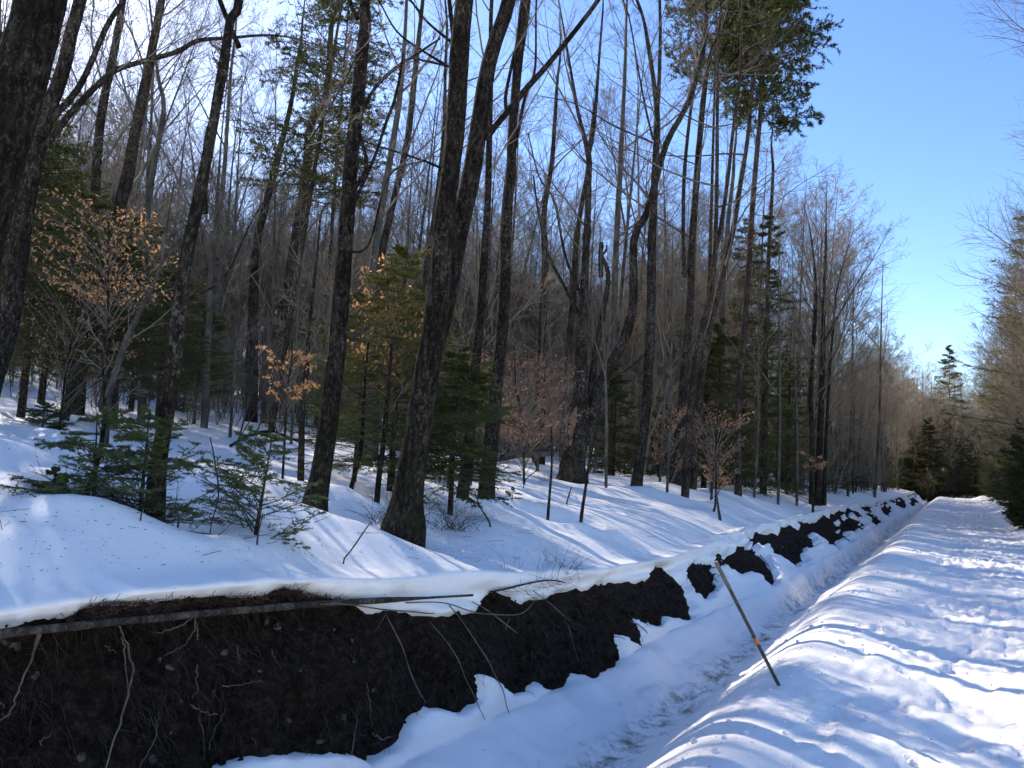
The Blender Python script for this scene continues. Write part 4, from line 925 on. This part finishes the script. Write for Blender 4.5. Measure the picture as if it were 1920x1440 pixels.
# dead branch with long drooping twigs, right half of the lip
P2, R2 = bank_line([(600,1133,6),(650,1133,6),(720,1143,6),(775,1147,6),(800,1150,5),(815,1150,3)], 40, out=.16)
root2 = empty('dead_branch', tuple(P2[0])); tag(root2, 'curved dead branch lying on the bank lip below the log end', 'branch')
m = MB(); m.tubes(P2, R2, 7); m.build('stem', M['root'], root2, origin=P2[0])
for pts in [[(722,1150,5),(738,1180,5),(755,1215,5),(770,1262,5),(785,1295,5),(798,1317,3)], [(724,1150,3),(706,1182,2)], [(805,1165,3),(835,1200,4),(858,1235,4),(872,1270,4),(888,1303,4),(900,1330,3),(910,1350,2)]]:
    a, r = bank_line(pts, 26, out=.10); m = MB(); m.tubes(a, r, 5); m.build('twig', M['root'], root2, origin=P2[0])
P3, R3 = bank_line([(760,1130,6),(830,1130,5),(880,1145,5),(910,1151,5),(975,1151,4),(1005,1125,3)], 40, out=.16)
root3 = empty('dead_branch', tuple(P3[0])); tag(root3, 'dead branch with the longest whip reaching down into the ditch snow', 'branch')
m = MB(); m.tubes(P3, R3, 6); m.build('stem', M['root'], root3, origin=P3[0])
for pts in [[(842,1135,5),(862,1158,5),(890,1200,5),(915,1238,5),(930,1270,5),(943,1293,4),(952,1330,4),(970,1365,4),(988,1392,2)], [(885,1128,5),(915,1145,5),(945,1168,5),(971,1188,3)], [(1000,1108,4),(1030,1130,4),(1058,1155,4),(1080,1172,2)], [(1065,1170,3),(1073,1200,3),(1084,1240,2)], [(955,1160,3),(948,1180,2)]]:
    a, r = bank_line(pts, 26, out=.12); m = MB(); m.tubes(a, r, 5); m.build('twig', M['root'], root3, origin=P3[0])
# brushy dead top on the lip
rng = np.random.default_rng(31)
P4, R4 = bank_line([(918,1110,7),(945,1105,8),(990,1094,7),(1030,1088,6),(1060,1092,4)], 30, out=.10)
root4 = empty('dead_bough', tuple(P4[0])); tag(root4, 'brushy dead bough fanning up from the bank lip at centre', 'branch')
m = MB(); m.tubes(P4, R4, 6); m.build('stem', M['wood_log'], root4, origin=P4[0])
m = MB(); B, RB, _ = grow(rng, P4[None], R4[None], 26, .05, .9, 60, lambda t, L: .32+0*t, .005, 8, 1.0, .12, .0013); m.tubes(B, RB, 4)
S, RS, _ = grow(rng, B, RB, 5, .2, .95, 40, lambda t, L: L*.45, .005, 4, .2, .1, .001); m.tubes(S, RS, 3); m.build('twigs', M['twig_dark'], root4, origin=P4[0])
# pale roots sticking out of the soil, and stones set in it: pieces of the bank
ROOTS = [[(370,1248,4),(371,1290,4),(362,1312,3)], [(355,1325,6),(368,1332,7),(398,1348,6)], [(420,1285,3),(445,1282,4),(508,1273,4)], [(510,1220,3),(528,1248,3)], [(75,1400,3),(82,1385,4),(100,1380,3)], [(262,1440,3),(280,1395,4),(297,1340,3)],
  [(372,1345,2),(385,1400,3),(388,1412,2)], [(395,1400,2),(405,1360,3),(420,1330,2)], [(470,1380,3),(490,1405,3),(500,1412,2)], [(700,1375,6),(712,1382,8),(726,1377,6)], [(655,1420,4),(662,1370,5),(675,1320,3)], [(0,1315,4),(15,1325,4),(36,1335,3)], [(200,1210,2),(212,1237,2)],
  [(560,1180,2),(600,1172,2)], [(1183,1165,4),(1208,1185,5),(1212,1225,3)], [(1425,1040,4),(1440,1060,4),(1452,1090,3)], [(690,1280,2),(700,1330,3),(704,1370,2)], [(445,1210,2),(450,1243,2)]]
for q in ROOTS:
    a, r = bank_line(q, 18, out=.055); a += np.cumsum(np.random.default_rng(q[0][0]+7).normal(0, .0045, a.shape), 0); r = r*np.linspace(1.2, .5, 18); m = MB(); m.tubes(a, r, 5); m.build('root', M['root'], dirt, origin=(0, 0, 0))
rng = np.random.default_rng(8)
def stone(px, py, w, h):
    p = on_bank(px, py, .0); D = float((p-C0) @ FH); m = MB(); n = 9; th = np.linspace(0, 2*np.pi, n, endpoint=False); ph = np.linspace(-1.35, 1.35, 6)
    a, b = w*D/F*.5, h*D/F*.5
    V = np.stack([np.outer(np.cos(ph), np.cos(th)).ravel()*a, np.outer(np.cos(ph), np.sin(th)).ravel()*a*.7, np.outer(np.sin(ph), np.ones(n)).ravel()*b], 1)
    V *= (1+.75*fbm(V[:, 0]/a*1.1+px, V[:, 1]/a*1.1, V[:, 2]/b*1.1, o=2, s=3))[:, None]; V *= np.array([[.7, 1, .85]])
    an = rng.normal(0, .35); V = V @ np.array(Matrix.Rotation(an, 3, 'X')).T; i = np.arange(5)[:, None]*n+np.arange(n)[None]; j = np.arange(5)[:, None]*n+(np.arange(n)[None]+1) % n
    Fq = np.stack([i, j, j+n, i+n], -1).reshape(-1, 4); m.add(V, Fq); a0 = np.arange(n); top = np.concatenate([[V[-n:].mean(0)], [V[:n].mean(0)]])
    m.add(np.vstack([V[-n:], top[:1]]), np.stack([a0, (a0+1) % n, np.full(n, n), np.full(n, n)], 1))
    o = m.build('stone', M['stone'], dirt, smooth=False); o.location = p
for q in [(25,1208,38,18),(5,1202,30,16),(488,1262,26,22),(290,1276,18,10),(340,1233,16,12),(500,1168,12,24),(318,1252,30,12),(571,1250,10,12),(283,1425,30,18),(660,1203,10,12),(663,1240,9,7),(88,1310,9,9),(300,1238,10,18),(385,1213,9,6),(220,1254,16,10),(627,1180,14,8),(356,1422,16,26),
          (520,1175,22,16),(150,1250,14,8),(120,1345,16,12),(440,1310,18,10),(400,1295,10,7),(540,1350,22,12),(610,1300,14,10),(700,1210,12,8),(180,1380,20,12),(320,1375,24,14),(80,1430,18,12),(470,1340,10,8),(770,1240,10,7),(250,1340,12,8),(900,1215,12,8),(1000,1200,12,8),(60,1270,34,20),(200,1330,26,18),(420,1225,24,16),(560,1260,28,18),(340,1310,20,22),(640,1350,26,16),(480,1400,30,18),(150,1420,34,22),(700,1290,18,14),(820,1230,18,12),(940,1230,16,12),(600,1390,20,14),(735,1300,14,9)]:
    stone(*q)
def rootlets():
    rng = np.random.default_rng(14); K = 5200; v = np.exp(rng.uniform(math.log(1.2), math.log(45), K)); T = rng.beta(1.1, 1.6, K)*.9+.02
    u, z = face_pt(v, T); L = rng.uniform(.04, .22, K)*(1+.02*v); pts = 5
    P = np.zeros((K, pts, 3)); P[:, 0] = np.stack([u, v, z], 1); d = unit(np.stack([rng.uniform(.3, 1.2, K), rng.normal(0, .6, K), rng.normal(-.4, .6, K)], 1))
    for k in range(1, pts): d = unit(d+np.array([[0, 0, -.35]])+rng.normal(0, .3, (K, 3))); P[:, k] = P[:, k-1]+d*(L/(pts-1))[:, None]
    px, py, D = proj(P[:, 0]); sdm = sdist(px, py)/F*D; kp = sdm > .03; P = P[kp]; v = v[kp]
    R2_ = (.0011+.0002*v)[:, None]*np.linspace(1, .5, pts)[None]*rng.uniform(.6, 2.0, (len(v), 1)); m = MB(); m.tubes(P, R2_, 3)
    o = m.build('rootlets', M['rootlet'], dirt); o['kind'] = 'stuff'
rootlets()
def clods():
    rng = np.random.default_rng(15); K = 2600; v = np.exp(rng.uniform(math.log(1.2), math.log(40), K)); T = rng.uniform(.02, .98, K); u, z = face_pt(v, T)
    P = np.stack([u+.03, v, z], 1); px, py, D = proj(P); sdm = sdist(px, py)/F*D; P = P[sdm > -.015]; v = v[sdm > -.015]; K = len(P); s = rng.uniform(.006, .026, K)*(1+.03*v)
    base = np.array([[1,0,0],[-1,0,0],[0,1,0],[0,-1,0],[0,0,1],[0,0,-1]], float); V = P[:, None]+base[None]*s[:, None, None]*rng.uniform(.5, 1.3, (K, 6, 1))
    Fc = np.array([[0,2,4,4],[2,1,4,4],[1,3,4,4],[3,0,4,4],[2,0,5,5],[1,2,5,5],[3,1,5,5],[0,3,5,5]])
    m = MB(); m.add(V.reshape(-1, 3), (np.arange(K)[:, None, None]*6+Fc[None]).reshape(-1, 4)); o = m.build('soil_crumbs', M['dirt'], dirt, smooth=False); o['kind'] = 'stuff'
clods()
def litter():
    rng = np.random.default_rng(16); m = MB(); K = 900
    px = rng.uniform(130, 640, K); f = np.interp(px, [130, 200, 480, 520, 560, 640], [1158, 1130, 1120, 1106, 1106, 1130]); g = np.interp(px, [130, 370, 640], [1172, 1150, 1131])
    P = np.array([on_bank(a, b, .06) for a, b in zip(px, f+(g-f)*rng.random(K))])
    d = unit(np.stack([rng.uniform(.1, 1, K), rng.normal(0, 1, K), rng.normal(.2, .6, K)], 1)); L = rng.uniform(.02, .09, K); Q = np.stack([P-d*.02, P+d*L[:, None]*.5+rng.normal(0, .006, (K, 3)), P+d*L[:, None]], 1)
    m.tubes(Q, np.full((K, 3), .0016), 3); leaf_mesh(rng, P[:330], .035, m, .2)
    o = m.build('leaf_litter', M['humus']); tag(o, 'brown litter and torn roots between the snow and the long log', 'leaf litter', kind='stuff')
litter()
# the stake leaning over the ditch
b = None
r = ray(1461, 1286); t = np.linspace(2, 12, 4000); PP = C0[None]+r[None]*t[:, None]; i = np.where(PP[:, 2] < z_road(PP[:, 0], PP[:, 1]))[0][0]; b = PP[i]; Db = float((b-C0) @ FH)
tp = at_plane(1342, 1053, Db-.05); ax = unit(tp-b); L = np.linalg.norm(tp-b)
root = empty('wooden_stake', tuple(b)); tag(root, 'thin dark stake with an orange band leaning over the ditch', 'stake')
print('stake length', L, 'at', b)
def seg(a0, a1, rr, nm, mt, k=8):
    m = MB(); n = 8; tt = np.linspace(a0, a1, n); Q = b[None]+ax[None]*(tt*L)[:, None]; m.tubes(Q, np.full(n, rr), k, cap=True); return m.build(nm, M[mt], root, origin=b)
seg(-.18, .78, .0135, 'shaft', 'stake'); seg(.78, 1.0, .0155, 'weathered_top', 'stake_top'); seg(.335, .385, .0150, 'orange_band', 'orange')
# short stub sticking from the snow, twigs poking out
TW = [([(263,1010,4),(262,990,3),(265,962,3)], 'short twig upright in the snow left of the fallen branch'), ([(332,998,4),(337,980,4),(332,962,3),(336,945,2)], 'crooked twig by the end of the dark fallen branch'), ([(481,1036,4),(484,1000,3),(493,965,2)], 'straight twig in front of the open young spruce'),
      ([(634,1126,5),(638,1105,4),(632,1085,4),(633,1072,3)], 'stub standing on the bank lip above the log'), ([(643,1058,3),(660,1030,3),(680,1000,3),(694,980,2)], 'long leaning twig in the snow left of the double maple'),
      ([(395,990,0),(410,930,3),(402,860,3),(394,820,2)], 'tall curved twig left of the open young spruce'), ([(0,852,3),(8,840,3),(15,832,2)], 'twig tip at the left picture edge'), ([(1350,976,6),(1347,955,5),(1344,930,3)], 'short stub in the snow near the stake'), ([(920,1000,4),(916,975,4),(905,960,3),(890,925,2)], 'bent twig beside the double maple base'),
      ([(966,915,3),(978,935,0),(985,900,2),(1010,880,2)], 'fine twig at the foot of the russet beech'), ([(1062,950,3),(1066,930,3),(1072,912,2)], 'fine twig in the snow between the two centre saplings')]
for pts, lab in TW:
    p0 = hit(pts[0][0], min(pts[0][1], 1110)) if pts[0][1] < 1120 else on_bank(*pts[0][:2]); D = float((p0-C0) @ FH)
    Pp, Rp = stem_pts([(a, c, max(w, 2)) for a, c, w in pts], D, 14, None, p0); m = MB(); m.tubes(Pp, Rp, 5); o = m.build('snow_twig', M['twig_dark'], origin=p0); o.location = tuple(p0); tag(o, lab, 'twig')
# fallen branches
def lying(name, pts, label, mt='wood_log', n=40, lift=.01, cat='log', subs=()):
    Q = []
    for x, y, w in pts:
        p = hit(x, y); D = float((p-C0) @ FH); Q.append([p[0], p[1], p[2]+lift+w*D/F*.25, w*D/F*.5])
    P, Rr = curve(Q, n); root = empty(name, tuple(P[0])); tag(root, label, cat); m = MB(); m.tubes(P, Rr, 9, cap=True, disp=bark_disp(.15, 3)); m.build('stem', M[mt], root, origin=P[0]); rng = np.random.default_rng(n)
    m = MB(); B, RB, _ = grow(rng, P[None], Rr[None], 9, .1, .95, 50, lambda t, L: L*.3+0*t, .008, 7, .3, .1, .003); m.tubes(B, RB, 4); m.build('twigs', M['twig_dark'], root, origin=P[0])
lying('fallen_branch', [(305,1003,9),(345,1007,12),(390,1013,11),(430,1018,9),(520,1022,4)], 'dark fallen branch half sunk in snow under the open young spruce', 'bark_dark')
lying('fallen_branch', [(563,988,5),(585,983,5),(606,977,3)], 'short stick lying in the snow left of the double maple', 'bark_dark', 20, cat='branch')
P = hit(1072, 900); D = float((P-C0) @ FH)
def air_log(pts, label, name='fallen_log', mt='wood_log'):
    Pq, Rq = stem_pts([(x, y, w*1.15) for x, y, w in pts], D-2.2, 40); root = empty(name, tuple(Pq[0])); tag(root, label, 'log'); m = MB(); m.tubes(Pq, Rq, 10, cap=True, disp=bark_disp(.15, 6)); m.build('stem', M[mt], root, origin=Pq[0])
    rng = np.random.default_rng(3); m = MB(); B, RB, _ = grow(rng, Pq[None], Rq[None], 8, .1, .95, 60, lambda t, L: L*.2+0*t, .008, 6, .1, .15, .006); m.tubes(B, RB, 4); m.build('twigs', M['twig'], root, origin=Pq[0])
air_log([(1072,818,14),(1030,832,14),(1000,840,13),(970,846,12),(938,860,10)], 'upper fallen limb propped against the ragged old maple')
air_log([(1035,848,12),(1000,852,12),(975,852,11),(950,858,9),(936,862,7)], 'lower fallen limb lying left of the ragged old maple')
lying('fallen_branch', [(432,838,5),(470,818,6),(510,812,6),(560,830,4)], 'brushy fallen branch in the snow below the paired grey trunks', 'bark_dark', 31, cat='branch')
# dry weeds above the ditch
for pts_, lab, s_ in [((1380, 1012), 'dry weed stalks standing in the snow above the ditch', 41), ((1060, 1085), 'dry weeds on the bank lip at centre', 42), ((1020, 905), 'dry weed tuft at the foot of the ragged old maple', 43), ((730, 985), 'torn roots and twigs at the foot of the double maple', 44), ((850, 995), 'tangle of dead twigs right of the double maple base', 45), ((215, 955), 'brown dead twigs under the left young spruce', 46)]:
    rng = np.random.default_rng(s_); p = hit(*pts_); n = 26 if s_ < 44 else 70; th = rng.uniform(0, 6.28, n); k = np.linspace(0, 1, 6)[None, :, None]; d = unit(np.stack([np.cos(th)*.6, np.sin(th)*.6, rng.uniform(.3, 1.2, n)], 1)); L = rng.uniform(.1, .38, n)*(1.3 if s_ > 43 else 1.5)
    B = p+rng.normal(0, .05+.05*(s_ > 43), (n, 1, 3))*np.array([[[1, 1, 0]]])+d[:, None]*L[:, None, None]*k-np.array([[[0, 0, 1]]])*k*k*L[:, None, None]*.25; m = MB(); m.tubes(B, np.full((n, 6), .0022)*np.linspace(1, .5, 6), 4)
    S, RS, _ = grow(rng, B, np.full((n, 6), .002), 4, .3, .95, 45, lambda t, L: L*.35, .004, 4, .1, .1, .0012); m.tubes(S, RS, 3); o = m.build('dry_weeds' if s_ < 44 else 'dead_twigs', M['twig_dark' if s_ > 43 else 'twig'], origin=p); o.location = tuple(p); tag(o, lab, 'dry plants')
# crumbs of snow kicked up along the road and ditch
def crumbs():
    rng = np.random.default_rng(19); K = 900; v = np.exp(rng.uniform(math.log(2.2), math.log(22), K)); u = np.where(rng.random(K) < .5, rng.normal(-.9, .35, K), rng.uniform(-3.0, 2.4, K)); z = z_road(u, v, True); s = rng.gamma(1.1, .006, K)+.003; s = np.minimum(s, .026)
    th = np.linspace(0, 2*np.pi, 6, endpoint=False); ring = []
    for ph, rr in ((-.9, .6), (0, 1), (.8, .65)): ring.append(np.stack([np.cos(th)*rr, np.sin(th)*rr, np.full(6, math.sin(ph))], 1))
    base = np.vstack(ring+[np.array([[0, 0, 1.05]])]); V = np.stack([u, v, z+s*.35], 1)[:, None]+base[None]*s[:, None, None]*rng.uniform(.6, 1.35, (K, 19, 1))*np.array([1, 1, .8])
    Fc = [[i+6*a, (i+1) % 6+6*a, (i+1) % 6+6*a+6, i+6*a+6] for a in (0, 1) for i in range(6)]+[[12+i, 12+(i+1) % 6, 18, 18] for i in range(6)]
    m = MB(); m.add(V.reshape(-1, 3), (np.arange(K)[:, None, None]*19+np.array(Fc)[None]).reshape(-1, 4)); o = m.build('snow_crumbs', M['snow_road']); tag(o, 'loose crumbs and balls of snow scattered on the road edge', 'snow crumbs', kind='stuff')
crumbs()

tot = sum(len(me.loop_triangles) if me.loop_triangles else sum(p.loop_total-2 for p in me.polygons) for me in bpy.data.meshes) if False else sum(len(me.loops)-2*len(me.polygons) for me in bpy.data.meshes)
print('triangles', tot)

def flecks():                                                  # needles, bark bits and seed scales lying on the snow
    rng = np.random.default_rng(23); K = 3600; v = np.exp(rng.uniform(math.log(2.0), math.log(26), K)); u = np.where(rng.random(K) < .72, u_top(v)-rng.gamma(1.5, 1.3, K), rng.uniform(-2.8, 2.2, K))
    z = np.where(u < u_top(v), z_field(u, v, True), z_road(u, v, True)); P = np.stack([u, v, z+.004], 1); d = unit(np.stack([rng.normal(0, 1, K), rng.normal(0, 1, K), rng.normal(0, .12, K)], 1)); L = (rng.gamma(1.1, .006, K)+.004)[:, None]
    L = np.minimum(L, .05); K2 = 320; i2 = rng.integers(0, K, K2); L[i2] = rng.uniform(.08, .32, (K2, 1)); m = MB(); m.tubes(np.stack([P, P+d*L*.5+np.array([[0, 0, .002]]), P+d*L], 1), np.repeat(rng.uniform(.0008, .0022, (K, 1)), 3, 1), 3); o = m.build('forest_litter', M['humus']); tag(o, 'scattered bark bits and needles lying on the snow', 'litter', kind='stuff')
flecks()
